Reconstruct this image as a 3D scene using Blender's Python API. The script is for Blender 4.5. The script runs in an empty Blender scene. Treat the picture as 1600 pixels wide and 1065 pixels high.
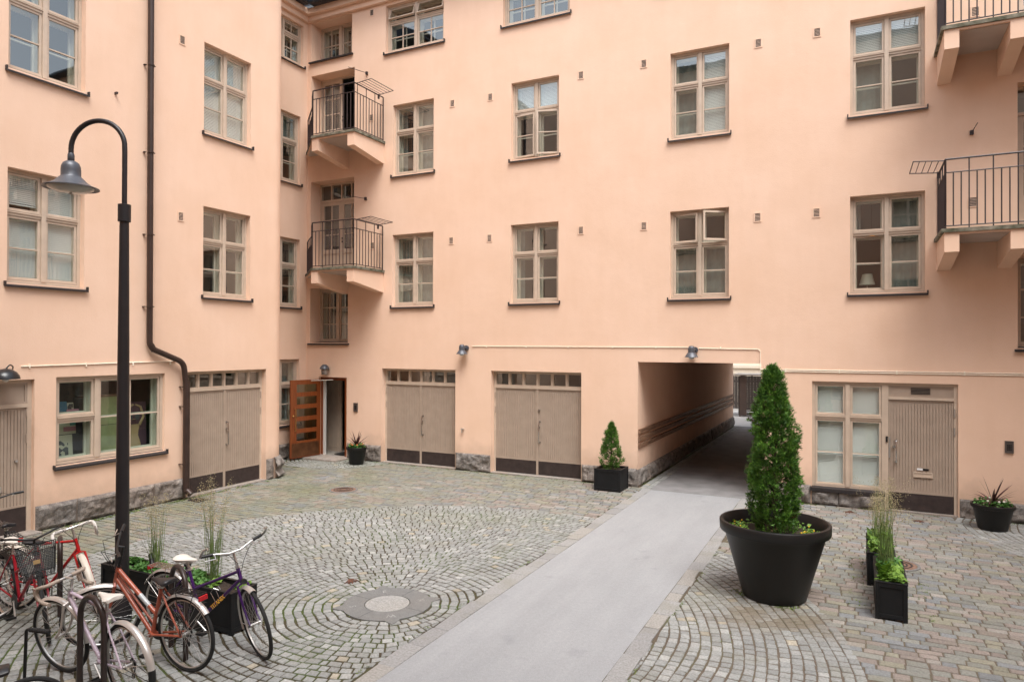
import bpy, bmesh, math, random
import numpy as np
from mathutils import Vector, Matrix, Quaternion, noise
random.seed(7)
rnd = random.Random(11)
sc = bpy.context.scene
COL = sc.collection
PI = math.pi
def R(a): return math.radians(a)

# ------------------------------------------------------------------ camera, sky, sun, exposure
th, pit, rol = 0.462438727, 0.00590918, 0.00336057
c_, s_ = math.cos(th), math.sin(th)
cr = Vector((c_, s_, 0)); cf = Vector((-s_, c_, 0)); cu = Vector((0, 0, 1))
f2 = cf*math.cos(pit)+cu*math.sin(pit); u2 = -cf*math.sin(pit)+cu*math.cos(pit)
r3 = cr*math.cos(rol)+u2*math.sin(rol); u3 = -cr*math.sin(rol)+u2*math.cos(rol)
cam = bpy.data.cameras.new('camera'); camo = bpy.data.objects.new('camera', cam); COL.objects.link(camo)
cam.sensor_width = 36; cam.lens = 36*1079.0/1600; cam.shift_y = 2.084/1600
cam.clip_start = .05; cam.clip_end = 500
M = Matrix((( r3.x, u3.x, -f2.x), (r3.y, u3.y, -f2.y), (r3.z, u3.z, -f2.z)))
camo.matrix_world = Matrix.Translation((0, 0, 3.15)) @ M.to_4x4()
sc.camera = camo
SUN_EL, SUN_AZ = R(65), R(205)          # azimuth the light travels from, counted from +X
w = bpy.data.worlds.new('World'); sc.world = w; w.use_nodes = True
nt = w.node_tree; nt.nodes.clear()
sky = nt.nodes.new('ShaderNodeTexSky'); sky.sky_type = 'NISHITA'; sky.sun_disc = False
sky.sun_elevation = SUN_EL; sky.sun_rotation = R(150); sky.air_density = 1.0; sky.dust_density = 3.0; sky.ozone_density = .6
hs = nt.nodes.new('ShaderNodeHueSaturation'); hs.inputs['Saturation'].default_value = .34
bgn = nt.nodes.new('ShaderNodeBackground'); bgn.inputs['Strength'].default_value = .15
wo = nt.nodes.new('ShaderNodeOutputWorld')
nt.links.new(sky.outputs[0], hs.inputs['Color']); nt.links.new(hs.outputs[0], bgn.inputs[0]); nt.links.new(bgn.outputs[0], wo.inputs[0])
sl = bpy.data.lights.new('sun', 'SUN'); sl.energy = 1.5; sl.angle = R(34); sl.color = (1, .985, .96)
so = bpy.data.objects.new('sun', sl); COL.objects.link(so)
so.rotation_euler = Vector((-.42, .36, -1.0)).to_track_quat('-Z', 'Y').to_euler()
sc.view_settings.view_transform = 'Standard'; sc.view_settings.look = 'None'
sc.view_settings.exposure = 1.2; sc.view_settings.gamma = 1
try: sc.cycles.use_denoising = True
except Exception: pass
sc.cycles.max_bounces = 8; sc.cycles.transparent_max_bounces = 16

# ------------------------------------------------------------------ materials
def nodes_mat(name):
    m = bpy.data.materials.new(name); m.use_nodes = True
    nt = m.node_tree; b = nt.nodes['Principled BSDF']
    return m, nt, b
def N(nt, t, **kw):
    n = nt.nodes.new(t)
    for k, v in kw.items(): setattr(n, k, v)
    return n
def mat(name, col, rough=.6, metal=0, var=0, vscale=3, bump=0, bscale=40, bdist=.01, spec=.5, var2=None, detail=4, coat=0):
    m, nt, b = nodes_mat(name)
    b.inputs['Roughness'].default_value = rough; b.inputs['Metallic'].default_value = metal
    b.inputs['Specular IOR Level'].default_value = spec
    b.inputs['Base Color'].default_value = (*col, 1)
    if coat: b.inputs['Coat Weight'].default_value = coat
    geo = N(nt, 'ShaderNodeNewGeometry')
    if var:
        nz = N(nt, 'ShaderNodeTexNoise'); nz.inputs['Scale'].default_value = vscale; nz.inputs['Detail'].default_value = detail
        nt.links.new(geo.outputs['Position'], nz.inputs['Vector'])
        rp = N(nt, 'ShaderNodeValToRGB')
        c2 = var2 or tuple(c*(1-var) for c in col)
        c3 = tuple(min(1, c*(1+var*.6)) for c in col)
        rp.color_ramp.elements[0].position = .3; rp.color_ramp.elements[0].color = (*c2, 1)
        rp.color_ramp.elements[1].position = .7; rp.color_ramp.elements[1].color = (*c3, 1)
        nt.links.new(nz.outputs['Fac'], rp.inputs[0]); nt.links.new(rp.outputs[0], b.inputs['Base Color'])
    if bump:
        nb = N(nt, 'ShaderNodeTexNoise'); nb.inputs['Scale'].default_value = bscale; nb.inputs['Detail'].default_value = 6
        nt.links.new(geo.outputs['Position'], nb.inputs['Vector'])
        bp = N(nt, 'ShaderNodeBump'); bp.inputs['Strength'].default_value = bump; bp.inputs['Distance'].default_value = bdist
        nt.links.new(nb.outputs['Fac'], bp.inputs['Height']); nt.links.new(bp.outputs[0], b.inputs['Normal'])
    return m
def plaster(name, col):
    m, nt, b = nodes_mat(name)
    b.inputs['Roughness'].default_value = .92; b.inputs['Specular IOR Level'].default_value = .2
    geo = N(nt, 'ShaderNodeNewGeometry')
    # big soft patches of weathering, faint vertical streaks and fine grain of the lime wash
    n1 = N(nt, 'ShaderNodeTexNoise'); n1.inputs['Scale'].default_value = .8; n1.inputs['Detail'].default_value = 6; n1.inputs['Roughness'].default_value = .6
    nt.links.new(geo.outputs['Position'], n1.inputs['Vector'])
    mp = N(nt, 'ShaderNodeMapping'); mp.inputs['Scale'].default_value = (4, 4, .6)
    nt.links.new(geo.outputs['Position'], mp.inputs['Vector'])
    n2 = N(nt, 'ShaderNodeTexNoise'); n2.inputs['Scale'].default_value = 1.6; n2.inputs['Detail'].default_value = 5
    nt.links.new(mp.outputs[0], n2.inputs['Vector'])
    mx = N(nt, 'ShaderNodeMath', operation='ADD'); nt.links.new(n1.outputs['Fac'], mx.inputs[0])
    m2 = N(nt, 'ShaderNodeMath', operation='MULTIPLY'); m2.inputs[1].default_value = .28
    nt.links.new(n2.outputs['Fac'], m2.inputs[0]); nt.links.new(m2.outputs[0], mx.inputs[1])
    rp = N(nt, 'ShaderNodeValToRGB'); e = rp.color_ramp.elements
    e[0].position = .42; e[0].color = (col[0]*.97, col[1]*.958, col[2]*.94, 1); e[1].position = .84; e[1].color = (min(1, col[0]*1.04), col[1]*1.06, col[2]*1.09, 1)
    nt.links.new(mx.outputs[0], rp.inputs[0])
    # damp, dusty band where the wall meets the plinth and splashed ground
    sx = N(nt, 'ShaderNodeSeparateXYZ'); nt.links.new(geo.outputs['Position'], sx.inputs[0])
    n3 = N(nt, 'ShaderNodeTexNoise'); n3.inputs['Scale'].default_value = 3.5; n3.inputs['Detail'].default_value = 5
    nt.links.new(geo.outputs['Position'], n3.inputs['Vector'])
    ad = N(nt, 'ShaderNodeMath', operation='MULTIPLY_ADD'); ad.inputs[1].default_value = -.7
    nt.links.new(n3.outputs['Fac'], ad.inputs[0]); nt.links.new(sx.outputs['Z'], ad.inputs[2])
    mr = N(nt, 'ShaderNodeMapRange'); mr.inputs['From Min'].default_value = 0.0; mr.inputs['From Max'].default_value = .45
    mr.inputs['To Min'].default_value = .42; mr.inputs['To Max'].default_value = 0
    nt.links.new(ad.outputs[0], mr.inputs['Value'])
    mix = N(nt, 'ShaderNodeMix', data_type='RGBA'); nt.links.new(mr.outputs[0], mix.inputs['Factor'])
    nt.links.new(rp.outputs[0], mix.inputs[6]); mix.inputs[7].default_value = (.40, .27, .19, 1)
    nt.links.new(mix.outputs[2], b.inputs['Base Color'])
    n4 = N(nt, 'ShaderNodeTexNoise'); n4.inputs['Scale'].default_value = 55; n4.inputs['Detail'].default_value = 6; n4.inputs['Roughness'].default_value = .65
    n5 = N(nt, 'ShaderNodeTexNoise'); n5.inputs['Scale'].default_value = 2.2; n5.inputs['Detail'].default_value = 3
    nt.links.new(geo.outputs['Position'], n4.inputs['Vector']); nt.links.new(geo.outputs['Position'], n5.inputs['Vector'])
    a2 = N(nt, 'ShaderNodeMath', operation='MULTIPLY_ADD'); a2.inputs[1].default_value = 3.0
    nt.links.new(n5.outputs['Fac'], a2.inputs[0]); nt.links.new(n4.outputs['Fac'], a2.inputs[2])
    bp = N(nt, 'ShaderNodeBump'); bp.inputs['Strength'].default_value = .24; bp.inputs['Distance'].default_value = .012
    nt.links.new(a2.outputs[0], bp.inputs['Height']); nt.links.new(bp.outputs[0], b.inputs['Normal'])
    return m
PLASTER = plaster('peach_plaster', (.775, .540, .398))
CREAM = plaster('cream_plaster', (.86, .76, .62))
GREYCEIL = mat('grey_soffit', (.50, .42, .37), .9, var=.1, vscale=2, bump=.2)
FRAME = mat('beige_paint', (.54, .43, .335), .5, var=.08, vscale=6)
FRAMEL = mat('pale_paint', (.56, .52, .43), .5)
DOORP = mat('taupe_door_paint', (.385, .30, .235), .5, var=.08, vscale=5)
PLATE = mat('brown_kick_plate', (.036, .024, .022), .55, var=.35, vscale=9, bump=.1)
SILL = mat('dark_sill_metal', (.032, .027, .028), .45, metal=.2, var=.15)
RAIL = mat('dark_rail_paint', (.035, .022, .022), .5)
PIPE = mat('brown_downpipe', (.047, .028, .022), .4, metal=.2, var=.2, vscale=4)
POST = mat('anthracite_paint', (.018, .016, .0175), .4, spec=.4, var=.12, vscale=8)
GREYM = mat('grey_lamp_metal', (.085, .090, .105), .4, metal=.3)
CHROME = mat('chrome', (.62, .62, .62), .22, metal=1)
ALU = mat('aluminium', (.58, .57, .55), .38, metal=.9)
BLACK = mat('black_plastic', (.007, .007, .0075), .45)
RUBBER = mat('rubber', (.011, .011, .011), .8, var=.3, vscale=20)
BRASS = mat('brass', (.62, .42, .16), .3, metal=1)
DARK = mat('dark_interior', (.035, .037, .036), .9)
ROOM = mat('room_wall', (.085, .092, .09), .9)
CURT = mat('curtain', (.27, .30, .275), .9, var=.15, vscale=7)
BLIND = mat('venetian_blind', (.88, .88, .85), .5)
LOUVRE = mat('vent_louvre', (.10, .065, .05), .6)
GUTTER = mat('gutter_sheet', (.045, .055, .07), .35, metal=.4)
def granite_m(name, a, b_, bump=.6, sc1=9, c3=None):
    m, nt, b = nodes_mat(name); b.inputs['Roughness'].default_value = .85
    geo = N(nt, 'ShaderNodeNewGeometry')
    n = N(nt, 'ShaderNodeTexNoise'); n.inputs['Scale'].default_value = sc1; n.inputs['Detail'].default_value = 8; n.inputs['Roughness'].default_value = .7
    v = N(nt, 'ShaderNodeTexNoise'); v.inputs['Scale'].default_value = 130; v.inputs['Detail'].default_value = 2
    q = N(nt, 'ShaderNodeTexNoise'); q.inputs['Scale'].default_value = 1.3; q.inputs['Detail'].default_value = 3
    for x in (n, v, q): nt.links.new(geo.outputs['Position'], x.inputs['Vector'])
    rp = N(nt, 'ShaderNodeValToRGB'); rp.color_ramp.elements[0].position = .35; rp.color_ramp.elements[1].position = .68
    rp.color_ramp.elements[0].color = (*a, 1); rp.color_ramp.elements[1].color = (*b_, 1)
    nt.links.new(n.outputs['Fac'], rp.inputs[0])
    rp2 = N(nt, 'ShaderNodeValToRGB'); rp2.color_ramp.elements[0].position = .38; rp2.color_ramp.elements[1].position = .55
    rp2.color_ramp.elements[0].color = (.45, .43, .42, 1); rp2.color_ramp.elements[1].color = (1.1, 1.1, 1.1, 1)
    nt.links.new(v.outputs['Fac'], rp2.inputs[0])
    rp3 = N(nt, 'ShaderNodeValToRGB'); rp3.color_ramp.elements[0].position = .4; rp3.color_ramp.elements[1].position = .6
    rp3.color_ramp.elements[0].color = (1, 1, 1, 1); rp3.color_ramp.elements[1].color = (*(c3 or (1.06, .98, .92)), 1)
    nt.links.new(q.outputs['Fac'], rp3.inputs[0])
    m1 = N(nt, 'ShaderNodeMix', data_type='RGBA', blend_type='MULTIPLY'); m1.inputs['Factor'].default_value = .8
    nt.links.new(rp.outputs[0], m1.inputs[6]); nt.links.new(rp2.outputs[0], m1.inputs[7])
    m2 = N(nt, 'ShaderNodeMix', data_type='RGBA', blend_type='MULTIPLY'); m2.inputs['Factor'].default_value = 1
    nt.links.new(m1.outputs[2], m2.inputs[6]); nt.links.new(rp3.outputs[0], m2.inputs[7])
    nt.links.new(m2.outputs[2], b.inputs['Base Color'])
    bp = N(nt, 'ShaderNodeBump'); bp.inputs['Strength'].default_value = bump; bp.inputs['Distance'].default_value = .02
    nt.links.new(n.outputs['Fac'], bp.inputs['Height']); nt.links.new(bp.outputs[0], b.inputs['Normal'])
    return m
GRANITE = granite_m('rough_granite', (.10, .09, .083), (.31, .285, .262))
GRANL = granite_m('light_granite', (.27, .27, .26), (.37, .37, .36), .15, 30, (1.02, 1, .97))
GRAND = granite_m('slate_grey', (.155, .158, .155), (.20, .203, .20), .08, 14, (1.04, 1, .97))
STEP = granite_m('step_stone', (.24, .215, .19), (.36, .33, .30), .12, 8)
def stone_m():
    m, nt, b = nodes_mat('sett_stone'); b.inputs['Roughness'].default_value = .7
    at = N(nt, 'ShaderNodeAttribute', attribute_name='Col')
    geo = N(nt, 'ShaderNodeNewGeometry')
    n = N(nt, 'ShaderNodeTexNoise'); n.inputs['Scale'].default_value = 45; n.inputs['Detail'].default_value = 5
    v = N(nt, 'ShaderNodeTexNoise'); v.inputs['Scale'].default_value = 2.1; v.inputs['Detail'].default_value = 5
    for x in (n, v): nt.links.new(geo.outputs['Position'], x.inputs['Vector'])
    rp = N(nt, 'ShaderNodeValToRGB'); rp.color_ramp.elements[0].position = .3; rp.color_ramp.elements[1].position = .7
    rp.color_ramp.elements[0].color = (.72, .70, .68, 1); rp.color_ramp.elements[1].color = (1.15, 1.15, 1.15, 1)
    nt.links.new(n.outputs['Fac'], rp.inputs[0])
    m1 = N(nt, 'ShaderNodeMix', data_type='RGBA', blend_type='MULTIPLY'); m1.inputs['Factor'].default_value = 1
    nt.links.new(at.outputs['Color'], m1.inputs[6]); nt.links.new(rp.outputs[0], m1.inputs[7])
    rq = N(nt, 'ShaderNodeValToRGB'); rq.color_ramp.elements[0].position = .52; rq.color_ramp.elements[1].position = .75
    rq.color_ramp.elements[0].color = (0, 0, 0, 1); rq.color_ramp.elements[1].color = (.35, .35, .35, 1)
    nt.links.new(v.outputs['Fac'], rq.inputs[0])
    m2 = N(nt, 'ShaderNodeMix', data_type='RGBA'); nt.links.new(rq.outputs[0], m2.inputs['Factor'])
    nt.links.new(m1.outputs[2], m2.inputs[6]); m2.inputs[7].default_value = (.16, .15, .09, 1)
    nt.links.new(m2.outputs[2], b.inputs['Base Color'])
    bp = N(nt, 'ShaderNodeBump'); bp.inputs['Strength'].default_value = .35; bp.inputs['Distance'].default_value = .01
    nt.links.new(n.outputs['Fac'], bp.inputs['Height']); nt.links.new(bp.outputs[0], b.inputs['Normal'])
    return m
SETT = stone_m()
def joint_m():
    m, nt, b = nodes_mat('mossy_joint'); b.inputs['Roughness'].default_value = .95
    geo = N(nt, 'ShaderNodeNewGeometry')
    n = N(nt, 'ShaderNodeTexNoise'); n.inputs['Scale'].default_value = 1.1; n.inputs['Detail'].default_value = 8; n.inputs['Roughness'].default_value = .7
    v = N(nt, 'ShaderNodeTexNoise'); v.inputs['Scale'].default_value = 60; v.inputs['Detail'].default_value = 3
    for x in (n, v): nt.links.new(geo.outputs['Position'], x.inputs['Vector'])
    rp = N(nt, 'ShaderNodeValToRGB'); e = rp.color_ramp.elements
    e[0].position = .40; e[0].color = (.050, .036, .023, 1); e[1].position = .58; e[1].color = (.055, .078, .014, 1)
    x = rp.color_ramp.elements.new(.5); x.color = (.055, .045, .020, 1)
    nt.links.new(n.outputs['Fac'], rp.inputs[0])
    rp2 = N(nt, 'ShaderNodeValToRGB'); rp2.color_ramp.elements[0].color = (.5, .5, .5, 1); rp2.color_ramp.elements[1].color = (1.4, 1.4, 1.4, 1)
    nt.links.new(v.outputs['Fac'], rp2.inputs[0])
    m1 = N(nt, 'ShaderNodeMix', data_type='RGBA', blend_type='MULTIPLY'); m1.inputs['Factor'].default_value = 1
    nt.links.new(rp.outputs[0], m1.inputs[6]); nt.links.new(rp2.outputs[0], m1.inputs[7])
    # drier, sandy joints on the right-hand side of the yard
    sx = N(nt, 'ShaderNodeSeparateXYZ'); nt.links.new(geo.outputs['Position'], sx.inputs[0])
    mr = N(nt, 'ShaderNodeMapRange'); mr.inputs['From Min'].default_value = -3.2; mr.inputs['From Max'].default_value = -1.2; mr.inputs['To Max'].default_value = .75
    nt.links.new(sx.outputs['X'], mr.inputs['Value'])
    m7 = N(nt, 'ShaderNodeMix', data_type='RGBA'); nt.links.new(mr.outputs[0], m7.inputs['Factor'])
    nt.links.new(m1.outputs[2], m7.inputs[6]); m7.inputs[7].default_value = (.135, .105, .080, 1)
    nt.links.new(m7.outputs[2], b.inputs['Base Color'])
    bp = N(nt, 'ShaderNodeBump'); bp.inputs['Strength'].default_value = .8; bp.inputs['Distance'].default_value = .01
    nt.links.new(v.outputs['Fac'], bp.inputs['Height']); nt.links.new(bp.outputs[0], b.inputs['Normal'])
    return m
JOINT = joint_m()
def asphalt_m():
    m, nt, b = nodes_mat('worn_asphalt'); b.inputs['Roughness'].default_value = .75
    geo = N(nt, 'ShaderNodeNewGeometry')
    mp = N(nt, 'ShaderNodeMapping'); mp.inputs['Scale'].default_value = (1.6, .45, 1); nt.links.new(geo.outputs['Position'], mp.inputs['Vector'])
    n = N(nt, 'ShaderNodeTexNoise'); n.inputs['Scale'].default_value = 1.4; n.inputs['Detail'].default_value = 7; n.inputs['Roughness'].default_value = .65
    nt.links.new(mp.outputs[0], n.inputs['Vector'])
    v = N(nt, 'ShaderNodeTexNoise'); v.inputs['Scale'].default_value = 170; v.inputs['Detail'].default_value = 3
    k = N(nt, 'ShaderNodeTexNoise'); k.inputs['Scale'].default_value = 2.6; k.inputs['Detail'].default_value = 2
    for x in (v, k): nt.links.new(geo.outputs['Position'], x.inputs['Vector'])
    rp = N(nt, 'ShaderNodeValToRGB'); e = rp.color_ramp.elements
    e[0].position = .3; e[0].color = (.26, .265, .272, 1); e[1].position = .72; e[1].color = (.31, .315, .322, 1)
    nt.links.new(n.outputs['Fac'], rp.inputs[0])
    rp2 = N(nt, 'ShaderNodeValToRGB'); rp2.color_ramp.elements[0].position = .3; rp2.color_ramp.elements[1].position = .7
    rp2.color_ramp.elements[0].color = (.8, .8, .8, 1); rp2.color_ramp.elements[1].color = (1.12, 1.12, 1.12, 1)
    nt.links.new(v.outputs['Fac'], rp2.inputs[0])
    rp3 = N(nt, 'ShaderNodeValToRGB'); rp3.color_ramp.elements[0].position = .64; rp3.color_ramp.elements[1].position = .72
    rp3.color_ramp.elements[0].color = (1, 1, 1, 1); rp3.color_ramp.elements[1].color = (.90, .90, .91, 1)
    nt.links.new(k.outputs['Fac'], rp3.inputs[0])
    m1 = N(nt, 'ShaderNodeMix', data_type='RGBA', blend_type='MULTIPLY'); m1.inputs['Factor'].default_value = 1
    nt.links.new(rp.outputs[0], m1.inputs[6]); nt.links.new(rp2.outputs[0], m1.inputs[7])
    m2 = N(nt, 'ShaderNodeMix', data_type='RGBA', blend_type='MULTIPLY'); m2.inputs['Factor'].default_value = 1
    nt.links.new(m1.outputs[2], m2.inputs[6]); nt.links.new(rp3.outputs[0], m2.inputs[7])
    nt.links.new(m2.outputs[2], b.inputs['Base Color'])
    # aggregate and tyre-polished bands
    h = N(nt, 'ShaderNodeTexNoise'); h.inputs['Scale'].default_value = 24; h.inputs['Detail'].default_value = 6; h.inputs['Roughness'].default_value = .8
    nt.links.new(geo.outputs['Position'], h.inputs['Vector'])
    rp4 = N(nt, 'ShaderNodeValToRGB'); rp4.color_ramp.elements[0].position = .35; rp4.color_ramp.elements[1].position = .62
    rp4.color_ramp.elements[0].color = (.93, .93, .93, 1); rp4.color_ramp.elements[1].color = (1.05, 1.05, 1.05, 1)
    nt.links.new(h.outputs['Fac'], rp4.inputs[0])
    m3 = N(nt, 'ShaderNodeMix', data_type='RGBA', blend_type='MULTIPLY'); m3.inputs['Factor'].default_value = 1
    nt.links.new(m2.outputs[2], m3.inputs[6]); nt.links.new(rp4.outputs[0], m3.inputs[7])
    mp2 = N(nt, 'ShaderNodeMapping'); mp2.inputs['Scale'].default_value = (7, .22, 1); nt.links.new(geo.outputs['Position'], mp2.inputs['Vector'])
    s5 = N(nt, 'ShaderNodeTexNoise'); s5.inputs['Scale'].default_value = 1.2; s5.inputs['Detail'].default_value = 5; nt.links.new(mp2.outputs[0], s5.inputs['Vector'])
    rp5 = N(nt, 'ShaderNodeValToRGB'); rp5.color_ramp.elements[0].position = .35; rp5.color_ramp.elements[1].position = .65
    rp5.color_ramp.elements[0].color = (.985, .985, .985, 1); rp5.color_ramp.elements[1].color = (1.01, 1.01, 1.01, 1)
    nt.links.new(s5.outputs['Fac'], rp5.inputs[0])
    m4 = N(nt, 'ShaderNodeMix', data_type='RGBA', blend_type='MULTIPLY'); m4.inputs['Factor'].default_value = 1
    nt.links.new(m3.outputs[2], m4.inputs[6]); nt.links.new(rp5.outputs[0], m4.inputs[7]); nt.links.new(m4.outputs[2], b.inputs['Base Color'])
    bp = N(nt, 'ShaderNodeBump'); bp.inputs['Strength'].default_value = .2; bp.inputs['Distance'].default_value = .006
    nt.links.new(v.outputs['Fac'], bp.inputs['Height']); nt.links.new(bp.outputs[0], b.inputs['Normal'])
    return m
ASPHALT = asphalt_m()
def glass_m(name, base=.22, tint=(.92, .97, .95)):
    m = bpy.data.materials.new(name); m.use_nodes = True; nt = m.node_tree; nt.nodes.clear()
    o = N(nt, 'ShaderNodeOutputMaterial'); mx = N(nt, 'ShaderNodeMixShader')
    t = N(nt, 'ShaderNodeBsdfTransparent'); t.inputs[0].default_value = (*tint, 1)
    g = N(nt, 'ShaderNodeBsdfGlossy'); g.inputs['Roughness'].default_value = .015; g.inputs[0].default_value = (.86, .92, .93, 1)
    fr = N(nt, 'ShaderNodeLayerWeight'); fr.inputs[0].default_value = .5; pw = N(nt, 'ShaderNodeMath', operation='POWER'); pw.inputs[1].default_value = 4.0; nt.links.new(fr.outputs['Facing'], pw.inputs[0])
    ad = N(nt, 'ShaderNodeMath', operation='ADD', use_clamp=True); ad.inputs[1].default_value = base
    geo = N(nt, 'ShaderNodeNewGeometry'); n = N(nt, 'ShaderNodeTexNoise'); n.inputs['Scale'].default_value = 1.7
    nt.links.new(geo.outputs['Position'], n.inputs['Vector'])
    bp = N(nt, 'ShaderNodeBump'); bp.inputs['Strength'].default_value = .025; bp.inputs['Distance'].default_value = .03
    nt.links.new(n.outputs['Fac'], bp.inputs['Height']); nt.links.new(bp.outputs[0], g.inputs['Normal'])
    nt.links.new(pw.outputs[0], ad.inputs[0]); nt.links.new(ad.outputs[0], mx.inputs[0])
    nt.links.new(t.outputs[0], mx.inputs[1]); nt.links.new(g.outputs[0], mx.inputs[2]); nt.links.new(mx.outputs[0], o.inputs[0])
    return m
GLASS = glass_m('window_glass')
SGLASS = glass_m('shop_glass', .07, (.82, .92, .89))
DGLASS = glass_m('smoked_glass', .10, (.20, .20, .13))
def wood_m(name, a, b_, rough=.4, axis=(12, 12, .8)):
    m, nt, b = nodes_mat(name); b.inputs['Roughness'].default_value = rough
    geo = N(nt, 'ShaderNodeNewGeometry'); mp = N(nt, 'ShaderNodeMapping'); mp.inputs['Scale'].default_value = axis
    nt.links.new(geo.outputs['Position'], mp.inputs['Vector'])
    n = N(nt, 'ShaderNodeTexNoise'); n.inputs['Scale'].default_value = 3; n.inputs['Detail'].default_value = 6
    nt.links.new(mp.outputs[0], n.inputs['Vector'])
    rp = N(nt, 'ShaderNodeValToRGB'); rp.color_ramp.elements[0].position = .3; rp.color_ramp.elements[1].position = .7
    rp.color_ramp.elements[0].color = (*a, 1); rp.color_ramp.elements[1].color = (*b_, 1)
    nt.links.new(n.outputs['Fac'], rp.inputs[0]); nt.links.new(rp.outputs[0], b.inputs['Base Color'])
    return m
VARN = wood_m('varnished_wood', (.15, .035, .010), (.25, .068, .018), .28)
RAILW = wood_m('worn_rail_wood', (.10, .045, .025), (.30, .18, .11), .6, (12, .8, 12))
SLATW = wood_m('dark_slat_wood', (.035, .028, .025), (.065, .052, .045), .7)
SOIL = mat('soil', (.035, .022, .014), .95, var=.4, vscale=30, bump=.8, bscale=50)
PLANTER = mat('black_planter', (.008, .0085, .0095), .5, spec=.3, var=.25, vscale=6, bump=.05)
POTM = mat('black_pot', (.0065, .0065, .0068), .42, spec=.35, var=.5, vscale=7, bump=.06, bscale=30, var2=(.010, .0095, .009), detail=9)
def leaf_m(name, a, b_, vs=9, trans=.25):
    m, nt, b = nodes_mat(name); b.inputs['Roughness'].default_value = .6
    geo = N(nt, 'ShaderNodeNewGeometry')
    n = N(nt, 'ShaderNodeTexNoise'); n.inputs['Scale'].default_value = vs; n.inputs['Detail'].default_value = 4
    nt.links.new(geo.outputs['Position'], n.inputs['Vector'])
    ad = N(nt, 'ShaderNodeMath', operation='MULTIPLY_ADD'); ad.inputs[1].default_value = .45
    nt.links.new(geo.outputs['Random Per Island'], ad.inputs[0])
    sb = N(nt, 'ShaderNodeMath', operation='SUBTRACT'); sb.inputs[1].default_value = .22
    nt.links.new(n.outputs['Fac'], ad.inputs[2]); nt.links.new(ad.outputs[0], sb.inputs[0])
    rp = N(nt, 'ShaderNodeValToRGB'); rp.color_ramp.elements[0].position = .3; rp.color_ramp.elements[1].position = .72
    rp.color_ramp.elements[0].color = (*a, 1); rp.color_ramp.elements[1].color = (*b_, 1)
    nt.links.new(sb.outputs[0], rp.inputs[0]); nt.links.new(rp.outputs[0], b.inputs['Base Color'])
    tr = N(nt, 'ShaderNodeBsdfTranslucent'); nt.links.new(rp.outputs[0], tr.inputs[0])
    mx = N(nt, 'ShaderNodeMixShader'); mx.inputs[0].default_value = trans
    o = nt.nodes['Material Output']
    nt.links.new(b.outputs[0], mx.inputs[1]); nt.links.new(tr.outputs[0], mx.inputs[2]); nt.links.new(mx.outputs[0], o.inputs[0])
    return m
THUJA = leaf_m('thuja_leaf', (.030, .088, .013), (.125, .275, .030))
THBROWN = mat('dead_twigs', (.10, .06, .03), .9)
BARK = mat('bark', (.045, .030, .020), .9, var=.3, vscale=20)
GREEN1 = leaf_m('fresh_leaf', (.07, .16, .02), (.20, .34, .045))
GREEN2 = leaf_m('strawberry_leaf', (.05, .15, .025), (.12, .28, .06))
GRASSB = leaf_m('grass_blade', (.10, .16, .045), (.22, .30, .10), 15)
SEED = leaf_m('seed_head', (.30, .25, .13), (.50, .44, .26), 15)
CORDY = leaf_m('purple_leaf', (.05, .016, .020), (.12, .045, .045), 15, .1)
FLOWER = mat('yellow_flower', (.75, .45, .02), .6)
WHITEF = mat('white_flower', (.7, .68, .6), .6)
DEADL = mat('dead_leaf', (.12, .05, .03), .9, var=.4, vscale=20)

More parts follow.
